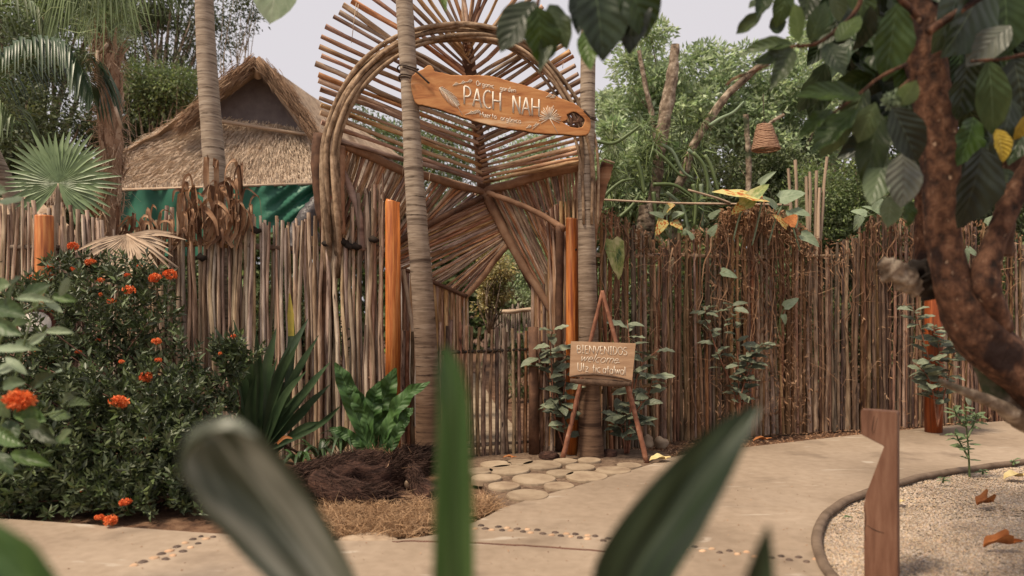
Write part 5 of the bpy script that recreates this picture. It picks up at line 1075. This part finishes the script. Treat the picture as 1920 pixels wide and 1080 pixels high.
leafy('grey_leaved_plant', [[(1175, 850), (1180, 790), (1186, 700), (1180, 640), (1176, 600)], [(1178, 850), (1190, 780), (1215, 740), (1225, 700)], [(1172, 850), (1165, 800), (1155, 770)], [(1178, 850), (1186, 760), (1200, 690), (1235, 655)], [(1175, 850), (1172, 800), (1172, 770)]], 9.3, 14, .20, .44, LS_VAR, 'grey green plant filling the easel on its right side', stem_mat=m_easel)
leafy('grey_leaved_plant', [[(1758, 800), (1752, 720), (1735, 650), (1720, 600), (1712, 575)], [(1758, 800), (1760, 720), (1760, 650), (1745, 605)], [(1758, 800), (1775, 720), (1790, 660), (1800, 640)], [(1758, 800), (1745, 720), (1718, 680)]], 10.6, 20, .18, .5, LS_VAR, 'grey green plant in front of the orange post on the right fence', stem_mat=m_easel)
leafy('citrus_seedling', [[(1818, 898), (1816, 850), (1812, 800), (1808, 758)], [(1817, 860), (1800, 830), (1790, 810)], [(1815, 820), (1828, 790), (1832, 775)], [(1812, 800), (1795, 780), (1788, 765)]], 7.9, 17, .085, .36, LS_SMALL, 'slim green seedling growing beside the gravel kerb', cat='seedling')
for (px, py) in ((1768, 905), (1900, 872), (1842, 890)): leafy('tiny_weed', [[(px, py), (px + 1, py - 10)]], gY(py), 6, .05, .35, LS_SMALL, {1768: 'tiny weed at the kerb between bollard and seedling', 1900: 'tiny weed at the kerb near the right edge', 1842: 'tiny weed just right of the seedling foot'}[px], cat='weed')

# strap-leaved lily
lily = thing('strap_leaf_lily', G(490, 880), 'large strap leaved plant in front of the left fence', 'plant')
B0 = (492, 815)
for (tx, ty, mx, my, w) in [(402, 612, 450, 690, 15), (438, 600, 465, 690, 16), (518, 615, 498, 700, 17), (578, 597, 525, 690, 17), (598, 628, 545, 710, 15), (620, 678, 562, 740, 20), (560, 700, 515, 740, 16), (575, 695, 530, 740, 16), (505, 655, 500, 720, 16), (640, 760, 590, 790, 10), (545, 650, 515, 720, 15), (470, 650, 478, 730, 16), (455, 640, 462, 730, 15), (500, 690, 490, 750, 18), (535, 725, 510, 760, 15), (420, 720, 445, 745, 15), (440, 760, 455, 770, 14), (480, 700, 470, 760, 18), (590, 755, 560, 775, 12), (600, 790, 560, 795, 12), (430, 690, 455, 735, 14), (560, 640, 520, 715, 15), (595, 715, 545, 750, 14), (480, 620, 486, 710, 15), (520, 670, 502, 735, 15), (460, 700, 470, 750, 16), (545, 760, 515, 780, 14), (415, 660, 445, 720, 14), (620, 720, 560, 765, 13), (505, 720, 495, 760, 16)]:
    Y = R(8.2, 8.7); b = MB(); w = w * 1.12 * Y / K
    b.blade([P(B0[0] + R(-22, 22), B0[1] + 40, 8.5), P(mx, my + 12, (Y + 8.5) / 2), P(tx, ty, Y)], [w * .6, w, w * 1.05, w * .85, w * .05], (R(-.5, .5), -1, R(.2, .8)), R(.15, .4), 12, k=4, twist=R(-.5, .5)); b.build('strap_leaf', m_strap, lily)
b = MB(); b.blade([P(537, 760, 8.6), P(544, 680, 8.65), P(547, 620, 8.7), P(543, 556, 8.7)], [.05, .07, .07, .05, .01], (.3, -1, .2), .3, 12); b.build('strap_leaf', m_strap, lily)
b = MB(); b.blade([P(546, 630, 8.66), P(545, 590, 8.66), P(543, 550, 8.66)], [.05, .055, .01], (.3, -1, .2), .3, 8); b.build('strap_leaf', m_strapyel, lily)
# low bromeliad / spider plants near the log
for i, (cx_, cy_, nn, L_, lab) in enumerate([(600, 870, 20, .38, 'low dark strappy plant beside the left end of the log'), (640, 850, 18, .34, 'small strappy plant under the nest fern'), (560, 880, 14, .3, 'low strappy clump behind the pale blurred leaf')]):
    t = thing('strappy_clump', G(cx_, cy_), lab, 'plant', 'strappy clumps by the log')
    for k in range(nn):
        a = R(0, 6.28); d = Vector((cos(a), sin(a), 0)); c = P(cx_, cy_, 8.2 - i * .2); b = MB(); l = L_ * R(.6, 1.1)
        b.blade([c, c + d * l * .4 + Vector((0, 0, l * .5)), c + d * l + Vector((0, 0, l * R(-.1, .45)))], [.025, .032, .02, .004], (0, 0, 1), .3, 8, k=2); b.build('strap_leaf', random.choice([m_strap, m_strap, m_fern]), t)
for (a_, b_, m_) in (((520, 832), (548, 822), m_tan), ((585, 868), (575, 850), m_tan)): fa = MB(); fa.blade([P(*a_, 8), P((a_[0] + b_[0]) / 2, a_[1] - 12, 8), P(*b_, 8)], [.02, .03, .01], (0, -1, .5), .3, 6); tag(fa.build('red_bract', m_), 'red bract of a bromeliad {}'.format('behind the pale blurred leaf' if a_[0] == 520 else 'by the left end of the log'), 'flower')
# bird's nest fern
fern = thing('nest_fern', P(705, 872, 8.0), 'bird nest fern with wavy glossy leaves growing on the log by the orange post', 'fern')
for (pts, w) in [([(700, 862), (672, 790), (648, 720), (628, 680)], 34), ([(706, 862), (708, 790), (722, 740), (742, 690)], 46), ([(712, 862), (728, 800), (760, 745), (806, 716)], 30), ([(698, 862), (690, 790), (668, 745), (655, 716)], 30), ([(714, 862), (735, 815), (760, 780), (775, 765)], 26), ([(702, 862), (700, 800), (700, 752), (712, 715)], 36), ([(694, 862), (670, 830), (645, 812), (618, 802)], 22), ([(716, 862), (735, 835), (752, 800), (768, 790)], 22), ([(694, 862), (680, 800), (690, 770), (676, 740)], 26)]:
    Y = R(7.7, 8.2); b = MB(); w *= Y / K; b.blade([P(x, y, Y) for x, y in pts], [w * .25, w * .7, w, w * .9, w * .1], (R(-.3, .3), -1, .3), .25, 22, wave=.28, wf=4, k=4); b.build('fern_leaf', m_fern, fern)
n = 700; c0 = np.array(P(712, 865, 7.8)); p0 = c0 + rng.normal(size=(n, 3)) * [.12, .05, .03]; p1 = p0 + rng.normal(size=(n, 3)) * .05; p2 = p1 + rng.normal(size=(n, 3)) * .05
strands('dry_roots', p0, p1, p2, np.full(n, .005), m_dry, fern)

# fallen dry fan leaf + dry curled fronds on the left fence
dfan = thing('dry_fan_leaf', P(232, 450, 9.0), 'dry tan fan palm leaf hanging over the left fence', 'palm leaf')
fan_leaf(P(238, 440, 8.95), .56, 26, 1.8, 4.9, (.1, -1, .35), m_dryfan, dfan, w=.04, droop=.12, var=.35)
b = MB(); b.tube([P(238, 440, 8.95), P(285, 466, 8.9), P(333, 502, 8.85)], [.012, .012, .01], 6); b.build('leaf_stalk', m_pole, dfan)
dc = thing('dried_fronds', P(400, 440, 9.2), 'heap of curled dry brown fronds stuck on top of the left fence', 'dry fronds')
for k in range(74):
    big = k < 52; x0 = R(345, 458) if big else R(215, 340); y0 = R(400, 470) if big else R(440, 480); up = R(30, 110) if big else R(20, 60)
    x1 = x0 + R(-22, 22); yp = y0 - up; cur = R(-30, 30); w = R(.02, .055)
    pts = [P(x0, y0, 9.2), P(x1, (y0 + yp) / 2, 9.15), P(x1 + cur * .3, yp, 9.1), P(x1 + cur, yp + R(-6, 22), 9.05), P(x1 + cur * 1.2, yp + R(5, 55), 9.05)]
    b = MB(); b.blade(pts, [w * .7, w, w, w * .7, w * .2], (R(-1, 1), -1, R(-.3, .5)), R(.2, .9), 14, k=2, twist=R(-2, 2)); b.build('dry_strip', random.choice([m_dry, m_dry, m_vine]), dc)

# ixora bush
ix = thing('ixora_bush', G(190, 935), 'large dark green flowering bush with orange flower clusters at the lower left', 'shrub')
def ixora():
    C = []; D = []
    lobes = [((190, 860), 7.1, 230, 150), ((60, 830), 7.2, 160, 200), ((330, 860), 7.3, 110, 130), ((200, 680), 8.0, 110, 150), ((110, 640), 8.1, 110, 130), ((270, 600), 8.3, 60, 120), ((150, 530), 8.5, 60, 60), ((235, 520), 8.5, 45, 45), ((345, 740), 8.0, 60, 110), ((425, 700), 7.9, 30, 70), ((-60, 760), 7.6, 150, 230), ((300, 930), 6.7, 130, 70), ((120, 920), 6.6, 160, 70), ((400, 930), 6.9, 40, 60), ((0, 930), 6.6, 120, 60), ((455, 655), 7.9, 30, 22), ((200, 780), 7.2, 200, 90)]
    for (c, Y, rx, rz) in lobes:
        m = int(rx * rz / 92) + 12; ctr = np.array(P(*c, Y)); rad = np.array([rx * Y / K, min(rx, rz) * Y / K * .9, rz * Y / K])
        v = norm(rng.normal(size=(m, 3))); v[:, 1] = -np.abs(v[:, 1]) * np.where(rng.random(m) < .8, 1, -1); rr = np.where(rng.random(m) < .7, rng.uniform(.74, 1.2, m), rng.uniform(.4, .8, m))
        q = ctr + v * rad * rr[:, None]; dd = norm(v + np.array([0, -.2, .9]) + rng.normal(size=(m, 3)) * .35); k = q[:, 2] > .02; C.append(q[k]); D.append(dd[k])
    C = np.concatenate(C); D = np.concatenate(D); m = len(C); per = 15
    ax = np.repeat(D, per, 0); base = np.repeat(C, per, 0); h = np.tile(np.linspace(-.09, .03, per), m) + rng.normal(size=m * per) * .006; a = np.tile(np.arange(per) * 2.4, m) + np.repeat(rng.uniform(0, 6, m), per)
    e1 = norm(np.cross(ax, rng.normal(size=(m, 3)).repeat(per, 0))); e2 = np.cross(ax, e1); rad_ = e1 * np.cos(a)[:, None] + e2 * np.sin(a)[:, None]; op = np.interp(h, [-.09, .03], [1.25, .35])[:, None]
    leaf_cloud('foliage', base + ax * h[:, None], rad_ * op + ax * .6 + rng.normal(size=rad_.shape) * .12, np.full(m * per, .066), .36, m_lf_ix, ix, fold=.25)
    b = MB()
    for i in rng.choice(m, 160, replace=False):
        q = Vector(C[i]); r0 = Vector((ix.location.x + R(-1.2, 1.2), q.y + .35, 0)); b.tube(catmull([r0, r0.lerp(q, .6) + Vector((R(-.1, .1), R(0, .2), 0)), q], 7), [.012, .004], 4)
    b.build('stems', m_stick_brown, ix)
    return C
IC = ixora()
def flower(px, py, Y, w):
    c = np.array(P(px, py, Y)); r = w / 2 * Y / K * R(.72, .98); n = int(34 + w * 1.2); v = norm(rng.normal(size=(n, 3)) + [0, -.4, .5]); b0 = c + v * [r, r, r * R(.45, .75)] * rng.uniform(.55, 1.1, (n, 1))
    N = 4; base = np.repeat(b0, N, 0); ax = np.repeat(v, N, 0); a = np.tile(np.arange(N) * pi / 2, n) + np.repeat(rng.uniform(0, 3, n), N); e1 = norm(np.cross(ax, [0.3, .2, 1.0])); e2 = np.cross(ax, e1)
    leaf_cloud('flower_cluster', base, e1 * np.cos(a)[:, None] + e2 * np.sin(a)[:, None] + ax * .4, np.full(len(base), r * .42), .75, m_flower, ix, None)
    q = MB(); q.tube([Vector(c) - Vector((0, 0, r * 1.8)) + Vector((0, .03, 0)), Vector(c)], .004, 4); q.build('flower_stalk', m_frond, ix)
for f in [(137, 462, 8.3, 24), (172, 492, 8.3, 24), (290, 521, 7.9, 24), (319, 515, 7.9, 24), (242, 544, 7.7, 20), (239, 516, 8.0, 14), (209, 565, 7.7, 18), (294, 640, 7.4, 22), (274, 707, 7.0, 28), (223, 753, 6.6, 32), (438, 631, 7.8, 12), (139, 505, 8.2, 14), (187, 525, 8.1, 14), (186, 638, 7.8, 12), (147, 660, 7.5, 13), (297, 675, 7.6, 13), (235, 942, 6.2, 22), (187, 970, 6.1, 20), (208, 976, 6.05, 28), (276, 820, 6.6, 8), (228, 678, 7.3, 13), (262, 500, 8.2, 12), (190, 552, 8.0, 10), (60, 520, 8.2, 16), (96, 500, 8.2, 12), (72, 555, 8.0, 14), (413, 663, 7.8, 9), (149, 922, 6.4, 8)]: flower(*f)

# near-left leafy shrub (slightly out of focus) with one orange flower head
ns = thing('broadleaf_shrub', G(-150, 1500), 'near shrub with rounded light green leaves at the left edge', 'shrub')
for (a_, b_, w, m_) in [((20, 560), (18, 515), 22, 0), ((40, 565), (78, 528), 26, 0), ((68, 588), (66, 540), 30, 0), ((110, 555), (128, 520), 20, 1), ((98, 555), (140, 562), 16, 0), ((30, 560), (90, 558), 14, 2), ((80, 560), (108, 575), 12, 2), ((-10, 575), (35, 585), 32, 0), ((-10, 600), (30, 625), 26, 0), ((85, 622), (135, 622), 14, 2), ((55, 645), (85, 625), 14, 2), ((-10, 655), (35, 648), 14, 2), ((10, 670), (45, 695), 14, 2), ((30, 640), (70, 655), 16, 1), ((-5, 690), (18, 690), 20, 2), ((5, 725), (40, 715), 22, 0), ((60, 730), (92, 700), 20, 0), ((118, 758), (135, 742), 20, 1), ((125, 762), (165, 755), 16, 1), ((25, 770), (80, 785), 28, 0), ((90, 775), (130, 780), 18, 1), ((10, 790), (30, 820), 24, 0), ((-10, 800), (38, 835), 26, 1), ((60, 790), (100, 830), 24, 0), ((95, 800), (88, 838), 18, 1), ((110, 828), (128, 805), 20, 1), ((105, 820), (128, 828), 14, 1), ((20, 850), (80, 865), 22, 0), ((-10, 850), (20, 880), 24, 0), ((30, 740), (5, 760), 24, 0), ((75, 800), (45, 790), 20, 0), ((0, 375), (38, 372), 24, 1), ((-10, 355), (10, 360), 18, 1), ((60, 760), (55, 800), 26, 0), ((100, 700), (110, 690), 14, 2), ((15, 620), (45, 600), 24, 0), ((-10, 540), (12, 530), 26, 0), ((-15, 740), (10, 780), 26, 0)]:
    Y = R(3.9, 4.6); leaf(P(*a_, Y), P(b_[0], b_[1], Y - R(0, .15)), w * Y / K * 1.2, [LS_NSD, LS_LIT, LS_PALE][0 if m_ == 0 else 1 if m_ == 1 else 2], ns, (R(-.4, .4), -1, R(.2, 1)), .3)
for pts in ([(-60, 1100), (-20, 880), (20, 740), (60, 590)], [(-60, 1100), (0, 860), (60, 790), (120, 770)], [(-60, 1000), (-20, 700), (30, 600), (110, 560)], [(-60, 1000), (0, 900), (60, 850)], [(-70, 900), (-40, 500), (0, 370)], [(-60, 1000), (-30, 800), (-10, 650), (20, 560)]): b = MB(); b.tube(catmull([P(x, y, 4.4) for x, y in pts], 12), [.008, .004], 5); b.build('stem', m_frond, ns)
c = np.array(P(36, 750, 4.2)); n = 420; v = norm(rng.normal(size=(n, 3))); leaf_cloud('flower_cluster', c + v * [.058, .035, .035] * rng.uniform(.5, 1, (n, 1)), v + rng.normal(size=(n, 3)), np.full(n, .02), .7, m_flower, ns, None)
# round white faced disc behind it
b = MB(); c = P(68, 612, 7.6); nrm = Vector((.35, -1, .45)).normalized(); b.tube([c, c + nrm * .03], .135, 24); ds = thing('round_drum', c, 'round pale disc with a brown rim half hidden behind the shrub at the left', 'disc'); b.build('rim', m_rim, ds)
b = MB(); b.tube([c + nrm * .025, c + nrm * .034], .108, 24); b.build('face', m_wall, ds)

# ================================================================== NEAR RIGHT TREE WITH BIG LEAVES
nt = thing('big_leaved_tree', Vector((P(2230, 0, 4.6).x, 4.6 * DY, 0)), 'near tree with red brown forked trunk and large glossy leaves at the right', 'tree')
def limb(pts, rr, mat=m_noni_bark, name='branch', n=44, s=16, am=.14):
    b = MB(); b.tube(catmull([P(*p) for p in pts], n), rr, s, fn=lambda i, j, a: 1 + am * mnoise.noise(Vector((cos(a) * 1.4, sin(a) * 1.4, i * 9.7 / n + pts[0][0]))) + .07 * mnoise.noise(Vector((cos(a) * 5, sin(a) * 5, i * 40 / n))) + .035 * mnoise.noise(Vector((cos(a) * 13, sin(a) * 13, i * 90 / n)))); return b.build(name, mat, nt)
px2 = 4.4 / K / 2
limb([(1722, -120, 4.4), (1727, 0, 4.4), (1738, 120, 4.4), (1755, 220, 4.4), (1764, 330, 4.4), (1768, 440, 4.4), (1782, 520, 4.4), (1806, 585, 4.4), (1850, 640, 4.4), (1905, 690, 4.4), (1985, 760, 4.4), (2100, 900, 4.4), (2230, 1170, 4.6)], [x * px2 for x in (60, 64, 67, 63, 58, 59, 66, 76, 86, 90, 100, 120, 140)], name='trunk', n=200, s=40, am=.20)
limb([(1990, 180, 4.3), (1940, 300, 4.3), (1902, 370, 4.3), (1868, 445, 4.3), (1848, 505, 4.3), (1850, 550, 4.3), (1880, 620, 4.35)], [x * px2 for x in (34, 36, 38, 38, 46, 48, 40)])
limb([(1985, 790, 4.5), (1925, 790, 4.5), (1875, 745, 4.5), (1852, 690, 4.5), (1840, 650, 4.45)], [x * px2 for x in (50, 46, 42, 44, 50)], m_bark2)
limb([(1900, 775, 4.4), (1855, 752, 4.35), (1810, 735, 4.3), (1762, 714, 4.25)], [x * px2 for x in (30, 22, 18, 10)], m_bark2)
limb([(1730, 250, 6.4), (1728, 380, 6.4), (1730, 500, 6.4), (1745, 560, 6.4)], [.045, .042, .045, .05], m_noni_bark)
limb([(1748, 560, 4.6), (1738, 520, 4.6), (1725, 505, 4.6), (1700, 520, 4.6)], [.05, .07, .05, .03], m_dark, am=.5)
limb([(1722, 548, 4.5), (1700, 525, 4.5), (1672, 505, 4.5), (1652, 490, 4.5)], [x * px2 for x in (26, 44, 44, 22)], m_bark2, am=.5)
limb([(1920, 250, 4.9), (1890, 340, 4.9), (1885, 420, 4.9), (1880, 480, 4.9)], [.04, .045, .04], m_beam)
limb([(1900, 290, 4.9), (1870, 330, 4.9), (1840, 335, 4.9)], [.012, .009, .007])
for pts, w in (([(1620, -20), (1605, 20), (1570, 55), (1535, 80), (1495, 88)], 9), ([(1700, 120), (1650, 145), (1600, 185), (1550, 220)], 7), ([(1705, 150), (1685, 170), (1678, 195)], 6), ([(1498, 84), (1470, 95), (1440, 122), (1380, 146), (1362, 160)], 6), ([(1930, 100), (1880, 110), (1820, 115)], 8), ([(1740, 60), (1800, 20), (1880, -30)], 16), ([(1730, 40), (1690, 0), (1650, -40)], 14), ([(1650, -40), (1400, -90), (1200, -70), (1110, -20), (1090, 10)], 12), ([(1200, -70), (1060, -60), (1015, -10), (1008, 12)], 8)):
    limb([(x, y, 3.9) for x, y in pts], [w * 3.9 / K / 2, w * 3.9 / K / 2 * .7], n=20, s=8, name='twig' if w < 10 else 'branch')
big = [
 ((1488, 84), (1395, 82), 30, 3.8, 'd'), ((1430, 23), (1379, 62), 24, 3.9, 'd'), ((1488, 93), (1447, 162), 30, 3.8, 'd'), ((1484, 90), (1416, 118), 26, 3.9, 'd'), ((1500, 78), (1492, 8), 30, 3.8, 'l'), ((1520, 80), (1546, 2), 34, 3.8, 'd'),
 ((1547, 82), (1582, 124), 36, 3.8, 'd'), ((1568, 78), (1615, 22), 34, 3.8, 'l'), ((1632, 10), (1610, 98), 36, 3.9, 'k'), ((1682, 6), (1662, 152), 66, 3.9, 'd'), ((1616, 182), (1520, 154), 40, 3.8, 'd'), ((1608, 205), (1522, 276), 44, 3.8, 'd'), ((1560, 205), (1500, 250), 26, 3.9, 'd'),
 ((1602, 220), (1542, 290), 34, 3.8, 'd'), ((1642, 192), (1606, 268), 40, 3.7, 'd'), ((1672, 200), (1728, 300), 58, 3.7, 'k'), ((1645, 208), (1630, 328), 52, 3.9, 'd'), ((1686, 198), (1718, 152), 34, 3.8, 'l'), ((1660, 288), (1634, 378), 44, 3.9, 'l'), ((1692, 288), (1704, 372), 60, 3.8, 'g'), ((1672, 366), (1666, 424), 36, 4.0, 'l'), ((1700, 372), (1712, 424), 28, 4.0, 'd'), ((1640, 320), (1612, 300), 30, 4.0, 'd'),
 ((1440, -20), (1425, 20), 30, 4.0, 'd'), ((1480, -30), (1462, 40), 34, 4.0, 'd'), ((1520, -30), (1512, 30), 36, 4.1, 'd'), ((1560, -30), (1578, 40), 40, 4.1, 'l'), ((1590, -40), (1640, 20), 44, 4.1, 'd'), ((1450, 5), (1405, 10), 26, 4.1, 'l'), ((1475, 40), (1440, 52), 30, 4.1, 'k'), ((1660, -40), (1690, 40), 60, 4.2, 'd'),
 ((1850, -50), (1800, 98), 110, 4.0, 'k'), ((1800, -40), (1790, 80), 90, 4.2, 'd'), ((1880, -30), (1905, 80), 84, 4.1, 'd'), ((1895, 48), (1818, 104), 56, 3.9, 'g'), ((1852, 112), (1874, 250), 54, 3.9, 'd'), ((1816, 108), (1798, 225), 64, 4.1, 'k'), ((1900, 108), (1930, 220), 76, 4.1, 'k'), ((1842, 276), (1818, 425), 80, 4.0, 'k'), ((1826, 220), (1812, 300), 50, 4.2, 'd'), ((1898, 186), (1882, 290), 56, 4.1, 'k'), ((1868, 242), (1890, 296), 30, 4.0, 'y'), ((1925, 215), (1910, 262), 26, 4.0, 'y'), ((1850, 300), (1870, 360), 44, 4.2, 'd'), ((1780, 20), (1772, 62), 30, 4.6, 'l'),
 # near cluster in front of the right palm
 ((1003, 2), (940, 70), 64, 3.5, 'd'), ((1007, 12), (1024, 120), 66, 3.4, 'd'), ((1030, 8), (1066, 78), 40, 3.5, 'd'), ((1112, -35), (1140, 96), 92, 3.4, 'k'), ((1168, -45), (1228, 52), 92, 3.4, 'd'), ((1098, 55), (1106, 120), 34, 3.5, 'l'), ((1090, -30), (1085, 60), 40, 3.6, 'k'), ((1190, -40), (1185, 78), 60, 3.5, 'k'), ((1024, 60), (1020, 118), 22, 3.5, 'd')]
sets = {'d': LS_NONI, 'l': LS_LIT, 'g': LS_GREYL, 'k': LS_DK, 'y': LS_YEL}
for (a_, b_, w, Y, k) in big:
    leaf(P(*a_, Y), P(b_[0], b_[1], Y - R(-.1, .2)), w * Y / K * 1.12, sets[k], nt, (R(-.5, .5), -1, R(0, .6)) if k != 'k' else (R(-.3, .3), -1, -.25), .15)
for k in range(280):   # denser foliage behind and above
    x = R(1540, 2060); y = R(-140, 330) if x > 1790 else R(-140, 200); Y = R(4.5, 6.2)
    if 1560 < x < 1740: y = R(-120, 60 + (x - 1560) * 1.6)
    a_ = P(x, y, Y); L_ = R(.2, .32); d = Vector((R(-.7, .7), R(-.5, .3), R(-1, -.1))).normalized(); leaf(a_, a_ + d * L_, L_ * R(.45, .6), LS_DK if R(0, 1) < (.85 if x > 1790 else .5) else LS_NONI, nt, (R(-.6, .6), -1, R(-.2, .8)), .4)
for k in range(80):    # canopy overhead, out of the picture's top
    x = R(900, 2100); y = R(-700, -160); Y = R(3.2, 7); a_ = P(x, y, Y); L_ = R(.2, .32); d = Vector((R(-1, 1), R(-1, 1), R(-.6, .1))).normalized(); leaf(a_, a_ + d * L_, L_ * .55, LS_NONI, nt, (0, 0, 1), .6)
c = np.array(P(1672, 188, 3.8)); n = 120; v = norm(rng.normal(size=(n, 3))); leaf_cloud('young_fruit', c + v * .028 * rng.uniform(.3, 1, (n, 1)), v, np.full(n, .02), .6, m_heart, nt, None)
# leaf of an overhead plant at the top edge
ov = thing('overhead_plant', P(515, -260, 5), 'broad grey green leaf tip hanging in at the top edge over the hut', 'plant')
leaf(P(530, -70, 4.6), P(500, 27, 4.5), 90 * 4.5 / K, LS_PALE, ov, (0, -1, -.3), .05); b = MB(); b.tube([P(530, -70, 4.6), P(515, -260, 5)], .008, 5); b.build('leaf_stalk', m_frond, ov)
leaf(P(825, -40, 4.6), P(834, 12, 4.5), 18 * 4.5 / K, LS_LIT, ov, (0, -1, 0), .05); b = MB(); b.tube([P(825, -40, 4.6), P(700, -200, 4.8), P(515, -260, 5)], .006, 5); b.build('leaf_stalk', m_frond, ov)

# ================================================================== FOREGROUND PLANT (very near, out of focus)
fgp = thing('broad_bladed_plant', Vector((0.0, .75, 0)), 'very near plant with broad upright blades blurred in front of the camera', 'plant')
def fblade(pts, w, mat, nrm, cup, n=26, stalk=True, **kw):
    b = MB(); Ym = pts[0][2]; b.blade([P(*p) for p in pts], [x * Ym / K for x in w], nrm, cup, n, k=6, **kw); b.build('blade', mat, fgp)
    if not stalk: return
    a = P(*pts[0]); q = MB(); q.tube(catmull([Vector((R(-.03, .03), .75, 0)), Vector((a.x * .5, .78, a.z * .55)), a], 8), [.012, .009], 6); q.build('leaf_stalk', m_fg, fgp)
fblade([(700, 1250, 1.35), (610, 1090, 1.35), (535, 985, 1.34), (470, 900, 1.32), (425, 840, 1.3), (404, 812, 1.29), (392, 796, 1.28)], [80, 130, 160, 172, 150, 112, 20], m_fgsheen, (-.15, -1, .35), .45)
fblade([(350, 905, 1.27), (352, 862, 1.26), (380, 824, 1.25), (430, 806, 1.25), (482, 822, 1.26)], [10, 34, 46, 40, 6], m_fgsheen, (-.1, -.5, 1), .9, n=18, stalk=False)
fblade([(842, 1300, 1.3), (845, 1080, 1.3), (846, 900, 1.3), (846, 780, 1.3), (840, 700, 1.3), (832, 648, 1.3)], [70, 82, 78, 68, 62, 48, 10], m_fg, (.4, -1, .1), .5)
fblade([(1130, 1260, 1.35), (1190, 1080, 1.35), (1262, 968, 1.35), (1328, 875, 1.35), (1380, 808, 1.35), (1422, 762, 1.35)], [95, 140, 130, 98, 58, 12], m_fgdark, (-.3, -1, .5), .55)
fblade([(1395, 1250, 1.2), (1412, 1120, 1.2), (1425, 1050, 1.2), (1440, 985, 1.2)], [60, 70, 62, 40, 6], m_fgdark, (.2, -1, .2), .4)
fblade([(130, 1250, 1.1), (60, 1130, 1.1), (10, 1060, 1.1), (-40, 1000, 1.1)], [90, 120, 120, 70], m_fg, (.3, -1, .4), .4)
